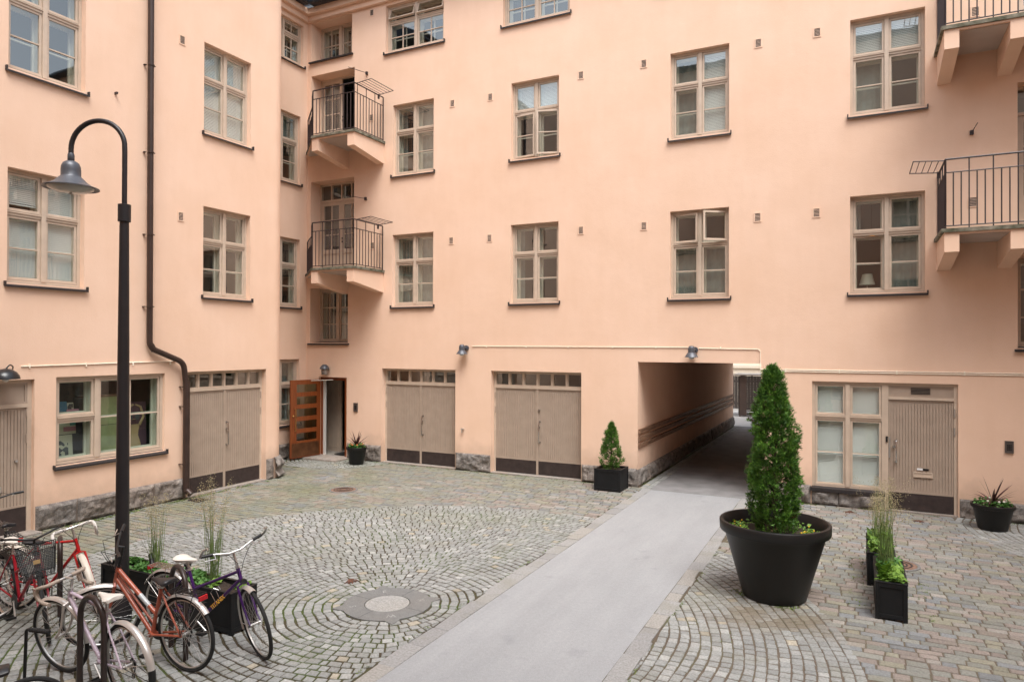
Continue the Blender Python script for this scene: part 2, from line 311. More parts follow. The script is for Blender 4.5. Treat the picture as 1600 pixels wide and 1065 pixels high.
# ------------------------------------------------------------------ mesh helpers
class B:
    def __init__(s): s.v = []; s.f = []
    def add(s, vs, fs, T=None):
        o = len(s.v)
        s.v += [tuple(T(*p)) if T else tuple(p) for p in vs]
        s.f += [tuple(i+o for i in f) for f in fs]
    def box(s, a, b, T=None):
        x0, y0, z0 = a; x1, y1, z1 = b
        s.add([(x0,y0,z0),(x1,y0,z0),(x1,y1,z0),(x0,y1,z0),(x0,y0,z1),(x1,y0,z1),(x1,y1,z1),(x0,y1,z1)],
              [(0,3,2,1),(4,5,6,7),(0,1,5,4),(1,2,6,5),(2,3,7,6),(3,0,4,7)], T)
    def quad(s, a, b, c, d, T=None): s.add([a,b,c,d], [(0,1,2,3)], T)
    def sweep(s, path, prof, scale=None, closed=False, cap=True, up=(0,0,1), T=None):
        P = [Vector(p) for p in path]; n = len(P); k = len(prof)
        tang = []
        for i in range(n):
            if closed: t = P[(i+1) % n]-P[i-1]
            else: t = P[min(i+1, n-1)]-P[max(i-1, 0)]
            tang.append(t.normalized() if t.length > 1e-9 else Vector((0,0,1)))
        u = Vector(up); u = u - tang[0]*u.dot(tang[0])
        if u.length < 1e-3: u = tang[0].orthogonal()
        u.normalize(); vs = []
        for i in range(n):
            if i:
                q = tang[i-1].rotation_difference(tang[i]); u = q @ u
            u = (u - tang[i]*u.dot(tang[i])).normalized()
            sd = tang[i].cross(u); sc_ = scale[i] if scale else 1
            for a, b in prof: vs.append(P[i]+sd*(a*sc_)+u*(b*sc_))
        fs = []
        m = n if closed else n-1
        for i in range(m):
            for j in range(k):
                a = i*k+j; b = i*k+(j+1) % k; c = ((i+1) % n)*k+(j+1) % k; d = ((i+1) % n)*k+j
                fs.append((a, b, c, d))
        if cap and not closed:
            fs.append(tuple(range(k-1, -1, -1))); fs.append(tuple((n-1)*k+j for j in range(k)))
        s.add(vs, fs, T)
    def tube(s, path, r, seg=8, T=None, closed=False, cap=True):
        pr = [(math.cos(2*PI*j/seg), math.sin(2*PI*j/seg)) for j in range(seg)]
        sc_ = r if isinstance(r, (list, tuple)) else [r]*len(path)
        s.sweep(path, pr, sc_, closed, cap, T=T)
    def lathe(s, c, prof, seg=24, T=None, capb=False, capt=False, sx=1, sy=1):
        vs = []; n = len(prof)
        for r, z in prof:
            for j in range(seg):
                a = 2*PI*j/seg; vs.append((c[0]+r*math.cos(a)*sx, c[1]+r*math.sin(a)*sy, c[2]+z))
        fs = [(i*seg+j, i*seg+(j+1) % seg, (i+1)*seg+(j+1) % seg, (i+1)*seg+j) for i in range(n-1) for j in range(seg)]
        if capb: fs.append(tuple(range(seg-1, -1, -1)))
        if capt: fs.append(tuple((n-1)*seg+j for j in range(seg)))
        s.add(vs, fs, T)
    def ball(s, c, r, T=None, seg=12, sx=1, sy=1, sz=1):
        pr = [(max(1e-4, r*math.sin(PI*i/8)), -r*sz*math.cos(PI*i/8)) for i in range(9)]
        s.lathe(c, pr, seg, T, sx=sx, sy=sy)
WORLD = {}
def tag(o, label=None, cat=None, group=None, kind=None):
    if label: o['label'] = label
    if cat: o['category'] = cat
    if group: o['group'] = group
    if kind: o['kind'] = kind
    return o
def thing(name, loc, label, cat, group=None, rot=(0,0,0)):
    o = bpy.data.objects.new(name, None); COL.objects.link(o); o.location = loc; o.rotation_euler = rot
    o.empty_display_size = .2
    WORLD[o.name] = Vector(loc); return tag(o, label, cat, group)
def build(name, b, m, parent=None, smooth=False, recalc=True, local=False, bevel=0, label=None, origin=None):
    """link the collected geometry as ONE mesh object. world coordinates unless local"""
    V = np.array(b.v, dtype=float) if b.v else np.zeros((0,3))
    if origin is None:
        lo, hi = V.min(0), V.max(0); org = Vector(((lo[0]+hi[0])/2, (lo[1]+hi[1])/2, lo[2]))
    else: org = Vector(origin)
    V = V - np.array(org)
    me = bpy.data.meshes.new(name); me.from_pydata(V.tolist(), [], b.f)
    if recalc:
        bm = bmesh.new(); bm.from_mesh(me); bmesh.ops.recalc_face_normals(bm, faces=bm.faces); bm.to_mesh(me); bm.free()
    me.materials.append(m)
    if smooth: me.polygons.foreach_set('use_smooth', [True]*len(me.polygons))
    o = bpy.data.objects.new(name, me); COL.objects.link(o)
    if smooth:
        try: me.set_sharp_from_angle(angle=R(40))
        except Exception: pass
    if bevel:
        md = o.modifiers.new('bevel', 'BEVEL'); md.width = bevel; md.segments = 2; md.limit_method = 'ANGLE'
    if parent is not None:
        o.parent = parent
        o.location = org if local else org - WORLD[parent.name]
        WORLD[o.name] = org.copy()
    else:
        o.location = org; WORLD[o.name] = org.copy()
    if label: o['label'] = label
    return o
def text_mesh(name, body, size, m, parent, matrix, extrude=.001, local=False):
    cu_ = bpy.data.curves.new(name+'_curve', 'FONT'); cu_.body = body; cu_.size = size; cu_.extrude = extrude
    cu_.align_x = 'CENTER'; cu_.align_y = 'CENTER'
    to = bpy.data.objects.new(name+'_tmp', cu_); COL.objects.link(to)
    dg = bpy.context.evaluated_depsgraph_get(); me = bpy.data.meshes.new_from_object(to.evaluated_get(dg))
    bpy.data.objects.remove(to)
    b = B(); b.v = [tuple(matrix @ v.co) for v in me.vertices]; b.f = [tuple(p.vertices) for p in me.polygons]
    bpy.data.meshes.remove(me)
    return build(name, b, m, parent, local=local)

# facades: (u, d, z) with u to the right in the picture, d into the wall, z up
D = 15.226; XL = -12.406; XS = -14.24
FB = lambda u, d, z: (u, D+d, z)
FL = lambda u, d, z: (XL-d, u, z)
FS = lambda u, d, z: (XS-d, u, z)

def wall_holes(b, F, u0, u1, z0, z1, holes, dep):
    """wall sheet with rectangular openings and their reveals. holes: (u0,u1,z0,z1[,depth])"""
    us = sorted({u0, u1} | {h[0] for h in holes} | {h[1] for h in holes}); us = [u for u in us if u0 <= u <= u1]
    zs = sorted({z0, z1} | {h[2] for h in holes} | {h[3] for h in holes}); zs = [z for z in zs if z0 <= z <= z1]
    for i in range(len(us)-1):
        for j in range(len(zs)-1):
            cu0, cz0 = (us[i]+us[i+1])/2, (zs[j]+zs[j+1])/2
            if any(h[0] < cu0 < h[1] and h[2] < cz0 < h[3] for h in holes): continue
            b.quad((us[i],0,zs[j]), (us[i+1],0,zs[j]), (us[i+1],0,zs[j+1]), (us[i],0,zs[j+1]), F)
    for h in holes:
        a, c, e, g = h[:4]; d = h[4] if len(h) > 4 else dep
        b.quad((a,0,e),(a,d,e),(a,d,g),(a,0,g), F); b.quad((c,0,e),(c,d,e),(c,d,g),(c,0,g), F)
        b.quad((a,0,g),(c,0,g),(c,d,g),(a,d,g), F); b.quad((a,0,e),(c,0,e),(c,d,e),(a,d,e), F)

def rough_stone(b, F, u0, u1, z0, z1, proud=.05, seed=0, ends=True, bw=.62):
    """quarry-faced granite blocks: displaced face, chamfered at every joint"""
    r = random.Random(seed); cuts = [u0]
    while cuts[-1] < u1-bw*.8: cuts.append(cuts[-1]+bw*r.uniform(.75, 1.35))
    if len(cuts) > 1 and u1-cuts[-1] < bw*.45: cuts.pop()
    cuts.append(u1)
    for k in range(len(cuts)-1):
        a, c = cuts[k]+.004, cuts[k+1]-.004; off = r.uniform(-.012, .02); sd = r.uniform(0, 99)
        nu = max(3, int((c-a)/.03)); nz = max(4, int((z1-z0)/.03)); idx = {}
        vs = []; fs = []
        for i in range(nu+1):
            for j in range(nz+1):
                u = a+(c-a)*i/nu; z = z0+(z1-z0)*j/nz
                e = min(i/nu, 1-i/nu)*(c-a); e2 = min(j/nz*1.0, 1-j/nz)*(z1-z0)
                edge = min(1, min(e, e2*1.2)/.07)
                nn = noise.fractal(Vector((u*4+sd, z*4, sd)), .9, 2.2, 4)*.045 + noise.noise(Vector((u*2.2+sd, z*2.5, sd)))*.05
                d = -(proud*.25 + (proud+off+nn)*edge**.6)
                if i in (0, nu) or j == nz: d = -.006
                idx[i, j] = len(vs); vs.append((u, min(d, -.004), z))
        for i in range(nu):
            for j in range(nz): fs.append((idx[i,j], idx[i+1,j], idx[i+1,j+1], idx[i,j+1]))
        b.add(vs, fs, F)
        if ends:
            for i in (0, nu):
                uu = vs[idx[i,0]][0]; b.quad((uu,-.006,z0),(uu,.15,z0),(uu,.15,z1),(uu,-.006,z1), F)
        b.quad((a,-.006,z1),(c,-.006,z1),(c,.1,z1),(a,.1,z1), F)

def ring(b, F, u0, u1, z0, z1, t, d0, d1, tb=None):
    tb = t if tb is None else tb
    b.box((u0,d0,z0),(u1,d1,z0+tb),F); b.box((u0,d0,z1-t),(u1,d1,z1),F)
    b.box((u0,d0,z0+tb),(u0+t,d1,z1-t),F); b.box((u1-t,d0,z0+tb),(u1,d1,z1-t),F)

def hinge_map(F, uh, dh, ang):
    ca, sa = math.cos(ang), math.sin(ang)
    def G(u, d, z):
        x, y = u-uh, d-dh
        return F(uh+x*ca-y*sa, dh+x*sa+y*ca, z)
    return G
def tilt_map(F, zh, dh, ang):
    ca, sa = math.cos(ang), math.sin(ang)
    def G(u, d, z):
        x, y = z-zh, d-dh
        return F(u, dh+x*sa+y*ca, zh+x*ca-y*sa)
    return G
def blind_slats(b, F, u0, u1, z0, z1, d, pitch=.03, tilt=.5):
    z = z1
    b.box((u0, d-.015, z1-.03), (u1, d+.015, z1), F); z -= .045
    h = pitch*.5
    while z > z0+.02:
        b.quad((u0, d-.011, z-h*tilt), (u1, d-.011, z-h*tilt), (u1, d+.011, z+h*tilt), (u0, d+.011, z+h*tilt), F); z -= pitch
    b.box((u0, d-.012, z0), (u1, d+.012, z0+.02), F)

def window(parent, F, u0, u1, z0, z1, dep=.14, split=(.5,), rows=(.60,), munt=None, open_=None, back='dark', sill=True, inner=True, grid=None, name='window', label=None, mull=.075, glass=None):
    glass = glass or GLASS
    """casement window: outer frame with mullions and transoms (the part), then sashes, panes, inner frame, sill, blinds"""
    open_ = open_ or {}; grid = grid or {}
    t = .055; fr = B()
    ring(fr, F, u0, u1, z0, z1, t, dep, dep+.09)
    us = [u0+t]; 
    for s_ in split:
        c = u0+(u1-u0)*s_; us += [c-mull/2, c+mull/2]
    us.append(u1-t)
    cols = [(us[2*i], us[2*i+1]) for i in range(len(split)+1)]
    for i in range(len(cols)-1): fr.box((cols[i][1], dep-.012, z0+t), (cols[i+1][0], dep+.088, z1-t), F)
    cells = []
    for ci, (a, c) in enumerate(cols):
        rr = rows[ci] if rows and isinstance(rows[0], tuple) else rows
        zz = [z0+t]
        for s_ in rr: zc = z0+(z1-z0)*s_; zz += [zc-.035, zc+.035]
        zz.append(z1-t)
        bands = [(zz[2*i], zz[2*i+1]) for i in range(len(rr)+1)]
        for i in range(len(bands)-1):
            fr.box((a, dep+.003, bands[i][1]), (c, dep+.088, bands[i+1][0]), F)
            fr.box((a, dep-.015, bands[i][1]+.045), (c, dep+.003, bands[i+1][0]-.008), F)
        for ri, (e, g) in enumerate(bands): cells.append((ci, ri, a, c, e, g))
    w_ = build(name, fr, FRAME, parent, label=label)
    pb = B(); ib = B(); sash = B()
    for ci, ri, a, c, e, g in cells:
        G = F; op = open_.get((ci, ri)); tgt = sash; ptgt = pb
        if op:
            if op[0] == 'L': G = hinge_map(F, a, dep+.02, -R(op[1]))
            elif op[0] == 'R': G = hinge_map(F, c, dep+.02, R(op[1]))
            elif op[0] == 'T': G = tilt_map(F, e, dep+.02, -R(op[1]))
            elif op[0] == 'TB': G = tilt_map(F, g, dep+.02, R(op[1]))
            tgt = B(); ptgt = B()
        st = .04
        ring(tgt, G, a+.004, c-.004, e+.004, g-.004, st, dep+.02, dep+.065, .05)
        # drip moulding on the bottom rail
        tgt.box((a+.004, dep+.002, e+.006), (c-.004, dep+.02, e+.032), G)
        nx, nz = grid.get((ci, ri), munt.get(ri, (1, 1)) if munt else (1, 1))
        for k in range(1, nx):
            uu = a+(c-a)*k/nx; tgt.box((uu-.011, dep+.024, e+st), (uu+.011, dep+.060, g-st), G)
        for k in range(1, nz):
            zz_ = e+(g-e)*k/nz; tgt.box((a+st, dep+.022, zz_-.011), (c-st, dep+.062, zz_+.011), G)
        ptgt.quad((a+st-.005, dep+.042, e+st), (c-st+.005, dep+.042, e+st), (c-st+.005, dep+.042, g-st+.005), (a+st-.005, dep+.042, g-st+.005), G)
        if op:
            build('sash', tgt, FRAME, w_); build('pane', ptgt, glass, w_, recalc=False)
        if inner:
            ring(ib, F, a+.002, c-.002, e+.002, g-.002, .03, dep+.092, dep+.235)
            ring(ib, F, a+.03, c-.03, e+.03, g-.03, .035, dep+.19, dep+.225)
            for k in range(1, nx):
                uu = a+(c-a)*k/nx; ib.box((uu-.013, dep+.19, e+.06), (uu+.013, dep+.22, g-.06), F)
            for k in range(1, nz):
                zz_ = e+(g-e)*k/nz; ib.box((a+.06, dep+.188, zz_-.012), (c-.06, dep+.222, zz_+.012), F)
    if sash.v: build('sash', sash, FRAME, w_)
    if pb.v: build('pane', pb, glass, w_, recalc=False)
    if ib.v: build('inner_frame', ib, FRAMEL, w_)
    if sill:
        sb = B()
        sb.add([(u0-.05,-.06,z0-.075),(u1+.05,-.06,z0-.075),(u1+.05,dep+.02,z0-.012),(u0-.05,dep+.02,z0-.012),
                (u0-.05,-.06,z0-.045),(u1+.05,-.06,z0-.045),(u1+.05,dep-.003,z0+.012),(u0-.05,dep-.003,z0+.012)],
               [(0,3,2,1),(4,5,6,7),(0,1,5,4),(1,2,6,5),(2,3,7,6),(3,0,4,7)], F)
        for e_ in (u0-.052, u1+.032): sb.box((e_, -.058, z0-.05), (e_+.02, -.004, z0-.015+.035), F)
        build('sill', sb, SILL, w_)
    # what hangs behind the panes
    dd = dep+.27; db = dep+.115
    kinds = back if isinstance(back, dict) else {None: back}
    for ci, ri, a, c, e, g in cells:
        k = kinds.get((ci, ri), kinds.get(None))
        if k == 'blind':
            bb = B(); blind_slats(bb, F, a+.035, c-.035, e+.03, g-.03, db, .032, 1.07); build('blind', bb, BLIND, w_, recalc=False)
        elif k == 'halfblind':
            bb = B(); blind_slats(bb, F, a+.035, c-.035, e+(g-e)*.2, g-.03, db, .032, .98); build('blind', bb, BLIND, w_, recalc=False)
        elif k == 'curtain':
            bb = B(); n = 26
            vs = []
            for i in range(n+1):
                u = a-.03+(c-a+.06)*i/n; d_ = dd+.03+.008*math.sin(i*1.3+ci)
                vs += [(u, d_, e-.05), (u, d_, g+.05)]
            bb.add(vs, [(2*i, 2*i+2, 2*i+3, 2*i+1) for i in range(n)], F); build('curtain', bb, CURT, w_, recalc=False, smooth=True)
        elif k == 'sidecurtain':
            bb = B(); n = 10; wd = (c-a)*.3
            u_s = a-.03 if ci == 0 else c+.03-wd
            vs = []
            for i in range(n+1):
                u = u_s+wd*i/n; d_ = dd+.03+.025*math.sin(i*2.1+ci)
                vs += [(u, d_, e-.05), (u, d_, g+.05)]
            bb.add(vs, [(2*i, 2*i+2, 2*i+3, 2*i+1) for i in range(n)], F); build('curtain', bb, CURT, w_, recalc=False, smooth=True)
    return w_

def planked(b, F, u0, u1, z0, z1, d, pitch=.051):
    """door leaf: frame, vertical boards with open grooves"""
    b.box((u0, d+.012, z0), (u1, d+.05, z1), F)
    ring(b, F, u0, u1, z0, z1, .035, d-.006, d+.012)
    n = max(1, round((u1-u0-.07)/pitch)); p = (u1-u0-.07)/n
    for i in range(n): b.box((u0+.035+i*p+.004, d-.001, z0+.035), (u0+.035+(i+1)*p-.004, d+.012, z1-.035), F)
def pull_handle(b, F, u, z0, z1, d, out=.07, r=.011):
    b.tube([F(u, d, z0), F(u, d-out, z0), F(u, d-out-.002, z0+.01), F(u, d-out-.002, z1-.01), F(u, d-out, z1), F(u, d, z1)], r, 8)
    for z in (z0, z1): b.tube([F(u, d+.003, z), F(u, d-.008, z)], .024, 12)
def garage_door(parent, F, u0, u1, z0, z1, dep=.16, hz=1.0, panes=6, handle_side=1, knob=False, threshold=True, rail=.0):
    ft = .05; fb = B(); ztr = z1-.36
    fb.box((u0, dep, z0), (u0+ft, dep+.09, z1), F); fb.box((u1-ft, dep, z0), (u1, dep+.09, z1), F)
    fb.box((u0+ft, dep, z1-ft), (u1-ft, dep+.09, z1), F); fb.box((u0+ft, dep-.012, ztr-.07), (u1-ft, dep+.09, ztr), F)
    pw = (u1-u0-2*ft)/panes
    for i in range(1, panes): fb.box((u0+ft+pw*i-.022, dep+.004, ztr), (u0+ft+pw*i+.022, dep+.085, z1-ft), F)
    for i in range(panes):
        a = u0+ft+pw*i+(.022 if i else 0); c = u0+ft+pw*(i+1)-(.022 if i < panes-1 else 0)
        ring(fb, F, a, c, ztr, z1-ft, .018, dep+.02, dep+.06)
    g = build('garage_door', fb, FRAME, parent)
    pb = B(); pb.quad((u0+ft, dep+.045, ztr), (u1-ft, dep+.045, ztr), (u1-ft, dep+.045, z1-ft), (u0+ft, dep+.045, z1-ft), F)
    build('pane', pb, GLASS, g, recalc=False)
    um = (u0+u1)/2; zt = ztr-.075; kz = z0+.355
    for a, c in ((u0+ft+.004, um-.004), (um+.004, u1-ft-.004)):
        lb = B(); planked(lb, F, a, c, kz, zt, dep+.02); build('door_leaf', lb, DOORP, g)
        kb = B(); kb.box((a, dep+.012, z0+.03), (c, dep+.06, kz), F); build('kick_plate', kb, PLATE, g)
    cb = B(); cb.box((um-.028, dep-.004, z0+.02), (um+.028, dep+.019, zt), F); build('cover_strip', cb, DOORP, g)
    hb = B(); uh = um+.06*handle_side; pull_handle(hb, F, uh, hz, hz+.5, dep+.012)
    hb.tube([F(uh-.01, dep+.012, hz+.36), F(uh-.01, dep-.03, hz+.36)], .022, 12)
    if knob: hb.tube([F(uh-.01, dep+.012, hz+.78), F(uh-.01, dep-.03, hz+.78)], .026, 12)
    build('pull_handle', hb, CHROME, g, smooth=True)
    nb = B()
    for z in (zt-.25, zt-.62):
        for u in (u0+ft-.004, u1-ft+.004): nb.tube([F(u, dep-.008, z), F(u, dep-.008, z+.16)], .012, 8)
    build('hinge', nb, DOORP, g)
    if threshold:
        tb = B(); tb.box((u0, -.02, z0-.05), (u1, dep+.1, z0+.018), F); build('threshold', tb, STEP, g)
    return g
def vent(parent, F, u, z, w_=.15, h=.2):
    b = B(); ring(b, F, u-w_/2, u+w_/2, z-h/2, z+h/2, .022, -.012, .004)
    o = build('vent', b, PLASTER, parent)
    k = B(); k.box((u-w_/2+.02, -.002, z-h/2+.02), (u+w_/2-.02, .004, z+h/2-.02), F); build('backing', k, PLATE, o)
    s = B(); n = 8
    for i in range(5):
        zz = z-h/2+.044+(h-.06)*i/5
        s.quad((u-w_/2+.02, -.010, zz), (u+w_/2-.02, -.010, zz), (u+w_/2-.02, -.006, zz+.006), (u-w_/2+.02, -.006, zz+.006), F)
    build('louvre', s, PLASTER, o, recalc=False)
#@@SETTING
# ------------------------------------------------------------------ ground
g = B(); g.quad((-60,-40,-.0085),(60,-40,-.0085),(60,80,-.0085),(-60,80,-.0085))
tag(build('ground', g, JOINT), kind='structure')
def paving(name, stones, m=SETT):
    """stones: (4 corners ccw, z offset, colour)"""
    V = []; Fc = []; C = []
    for cs, z, col, inset in stones:
        cx = sum(p[0] for p in cs)/4; cy = sum(p[1] for p in cs)/4; o = len(V)
        tx, ty = rnd.uniform(-.022, .022), rnd.uniform(-.022, .022)
        for lev, (ins, zz) in enumerate(((0, -.04), (0, -.006), (inset*.8, 0))):
            for p in cs:
                dx, dy = p[0]-cx, p[1]-cy; L = math.hypot(dx, dy) or 1; k = max(.2, 1-ins*1.3/L)
                V.append((cx+dx*k, cy+dy*k, z+zz+dx*tx+dy*ty))
        for lev in range(2):
            for i in range(4): Fc.append((o+lev*4+i, o+lev*4+(i+1) % 4, o+lev*4+4+(i+1) % 4, o+lev*4+4+i))
        Fc.append((o+8, o+9, o+10, o+11)); C += [(*col, 1)]*12
    me = bpy.data.meshes.new(name); me.from_pydata(V, [], Fc)
    a = me.attributes.new('Col', 'FLOAT_COLOR', 'POINT'); a.data.foreach_set('color', np.array(C, dtype=np.float32).ravel())
    me.materials.append(m); o = bpy.data.objects.new(name, me); COL.objects.link(o)
    return tag(o, kind='structure')
def scol(kind, x=None, y=None):
    r = rnd.random(); j = rnd.uniform(.84, 1.14)
    if kind == 'ring':
        if r < .88: c = (.262, .270, .263)
        elif r < .975: c = (.33, .335, .325)
        else: c = (.34, .31, .25)
    else:
        if r < .40: c = (.212, .214, .192)
        elif r < .62: c = (.240, .205, .182)
        elif r < .80: c = (.19, .20, .205)
        elif r < .92: c = (.232, .222, .172)
        else: c = (.28, .26, .235)
    c = [v*j for v in c]
    if x is not None:
        # moss film where the yard stays damp, soil washed out of the big tub
        m = max(0, min(.55, (-8.8-x)*.13+.25))*(.5+noise.noise(Vector((x*.9, y*.9, 4)))) if kind != 'ring' else max(0, noise.noise(Vector((x*.5, y*.5, 8)))*.4-.02)
        m = max(m, .35*max(0, 1-(15.2-y)/2.2) if x < -5.8 else 0); m = max(0, min(.6, m))
        c = [a*(1-m)+b_*m for a, b_ in zip(c, (.150, .160, .085))]
        k = max(0, 1-math.hypot((x+.85)/1.1, (y-8.55)/.62))
        k = min(.75, k*1.5*(.7+noise.noise(Vector((x*3, y*3, 1))))); c = [a*(1-k)+b_*k for a, b_ in zip(c, (.15, .115, .07))]
    return tuple(c)
CX, CY, RR = -5.13, 6.90, 5.25
AL, AR = -4.045, -2.145               # asphalt strip
KL, KR = AL-.215, AR+.20
def in_ring(x, y):
    dx, dy = x-CX, y-CY
    return dx*dx+dy*dy < RR*RR and y < 12.1 and x > -12.2
def fan1(x, y): return math.hypot(x+13.0, y-15.35) < 1.75
def fan2(x, y): return math.hypot(x-4.4, y-14.6) < 2.75
def clip(cs):
    cx = sum(p[0] for p in cs)/4
    if KL+.035 < cx < KR-.035: return None
    out = []
    for x, y in cs:
        if cx < (KL+KR)/2: x = min(x, KL-.004)
        else: x = max(x, KR+.004)
        out.append((x, y))
    return out
def ok_area(x, y):
    if y > 15.22 or x < -14.2 or x > 6.9: return False
    if x < -12.42 and y < 12.4: return False
    return True
st = []
def ring_stones(cx, cy, r0, r1, pitch, ln, test, col='ring', a0=0, a1=2*PI):
    r = r0; k = 0
    while r < r1:
        n = max(6, int((a1-a0)*(r+pitch/2)/ln)); ph = rnd.random(); jt = [rnd.uniform(-.022, .022)/(r+.06) for _ in range(n)]
        for i in range(n):
            da = (a1-a0)/n; a = a0+(i+ph)*da+jt[i]; da = da+jt[(i+1) % n]-jt[i]; am = a+da/2
            x, y = cx+(r+pitch/2)*math.cos(am), cy+(r+pitch/2)*math.sin(am)
            if not test(x, y) or not ok_area(x, y): continue
            g_ = .021 if x < -2 else .015; ga = (.018 if x < -2 else .020)/(r+pitch/2); cs = []
            for aa, ra in ((a+ga/2, r+g_*.55), (a+ga/2, r+pitch-g_*.55), (a+da-ga/2, r+pitch-g_*.55), (a+da-ga/2, r+g_*.55)):
                aa += rnd.uniform(-.005, .005)/(r+.05); ra += rnd.uniform(-.005, .005)+.012*math.sin(aa*7+r*1.7)+.008*math.sin(aa*17+r*5)
                cs.append((cx+ra*math.cos(aa), cy+ra*math.sin(aa)))
            cs = clip(cs)
            if not cs or y < 2.6: continue
            st.append((cs[::-1], rnd.uniform(-.0025, .003), scol(col, x, y), .009))
        r += pitch; k += 1
ring_stones(CX, CY, .545, RR+.9, .112, .118, in_ring)
ring_stones(-13.0, 15.35, .05, 1.8, .105, .12, lambda x, y: fan1(x, y))
ring_stones(4.4, 14.6, .1, 2.8, .112, .12, lambda x, y: fan2(x, y))
paving('ring_paving', st)
st = []
y = 2.6; row = 0
while y < 15.2:
    ph = .124*rnd.uniform(.86, 1.14); x = -14.2+rnd.random()*.2
    wv = rnd.uniform(0, 6)
    while x < 6.9:
        ln = rnd.choice((.14, .18, .22, .22, .25, .29))*rnd.uniform(.92, 1.08)
        xm, ym = x+ln/2, y+ph/2
        if not in_ring(xm-(.05 if xm < CX else -.05), ym+.03) and not fan1(xm, ym) and not fan2(xm, ym) and ok_area(xm, ym):
            wob = lambda xx: .012*math.sin(xx*1.3+wv*0+y*.7)
            j = lambda: rnd.uniform(-.005, .005)
            cs = [(x+.008+j(), y+.010+wob(x)+j()), (x+ln-.008+j(), y+.010+wob(x+ln)+j()), (x+ln-.008+j(), y+ph-.010+wob(x+ln)+j()), (x+.008+j(), y+ph-.010+wob(x)+j())]
            cs = clip(cs)
            if cs: st.append((cs, rnd.uniform(-.0025, .0035), scol('row', xm, ym), .012))
        x += ln
    y += ph; row += 1
paving('sett_paving', st)
# asphalt drive through the yard and the passage, kerb stones on both sides
a = B(); nY = 60
a.quad((AL,-3,-.002),(AR,-3,-.002),(AR,15.05,-.002),(AL,15.05,-.002)); tag(build('driveway', a, ASPHALT), kind='structure')
a = B(); a.quad((-4.08,15.05,.001),(-1.9,15.05,.001),(-1.9,28.7,.001),(-4.08,28.7,.001)); tag(build('passage_road', a, mat('old_asphalt', (.205, .20, .20), .7, var=.25, vscale=2.5, bump=.2, bscale=120, bdist=.005)), kind='structure')
a = B(); a.quad((-14,28.7,.002),(12,28.7,.002),(12,60,.002),(-14,60,.002)); tag(build('yard_pavement', a, mat('pale_concrete', (.46, .455, .44), .8, var=.12, vscale=1.5)), kind='structure')
st = []
for x0, x1 in ((AL-.205, AL-.004), (AR+.004, AR+.19)):
    y = 2
    while y < 15.0:
        ln = rnd.uniform(.28, .52); j = lambda: rnd.uniform(-.006, .006)
        c = rnd.choice(((.28, .28, .275), (.25, .25, .25), (.29, .28, .262), (.28, .28, .275), (.27, .27, .268)))
        xx0 = x0+(rnd.uniform(-.04, .02) if x0 < AL else 0); xx1 = x1+(rnd.uniform(-.02, .03) if x1 > AR else 0)
        st.append(([(xx0+j(), y+.004), (xx1+j(), y+.004), (xx1+j(), y+ln-.004), (xx0+j(), y+ln-.004)], rnd.uniform(0, .003), c, .006)); y += ln
# small setts between the passage wall and its asphalt
y = 15.0
while y < 28.6:
    for x0 in (-4.34, -4.21):
        st.append(([(x0, y+.004), (x0+.12, y+.004), (x0+.12, y+.12), (x0, y+.12)], rnd.uniform(-.002, .004), scol('ring'), .01))
    y += .13
paving('kerb_paving', st)
# manhole with the four pointed slate collar
o = thing('manhole', (CX, CY, 0), 'round pale stone cover with a four-pointed slate collar, centre of the sett rings', 'manhole')
mb = B(); n = 96; vs = []
for i in range(n):
    a = 2*PI*i/n; q = ((a-R(42)) % (PI/2)); q = min(q, PI/2-q)
    rr = .535 + max(0, .13*(1-q/.16))
    vs.append((rr*math.cos(a)+CX, rr*math.sin(a)+CY))
inn = [(CX+.278*math.cos(2*PI*i/n), CY+.278*math.sin(2*PI*i/n)) for i in range(n)]
mb.add([(x, y, -.03) for x, y in vs]+[(x, y, .008) for x, y in vs]+[(x, y, .008) for x, y in inn]+[(x, y, -.03) for x, y in inn],
       [(i, (i+1) % n, n+(i+1) % n, n+i) for i in range(n)]+[(n+i, n+(i+1) % n, 2*n+(i+1) % n, 2*n+i) for i in range(n)]+[(2*n+i, 2*n+(i+1) % n, 3*n+(i+1) % n, 3*n+i) for i in range(n)])
build('collar', mb, GRAND, o)
c = B(); c.lathe((CX, CY, -.02), [(.268, 0), (.268, .026), (.262, .030)], 64, capt=True); build('cover', c, GRANL, o)
for k in range(4):
    c = B(); a = R(42)+PI/4+k*PI/2
    p, q = (CX+.28*math.cos(a), CY+.28*math.sin(a)), (CX+.535*math.cos(a), CY+.535*math.sin(a))
    nx, ny = -math.sin(a)*.003, math.cos(a)*.003
    c.quad((p[0]-nx, p[1]-ny, .0095), (q[0]-nx, q[1]-ny, .0095), (q[0]+nx, q[1]+ny, .0095), (p[0]+nx, p[1]+ny, .0095)); build('seam', c, DARK, o)
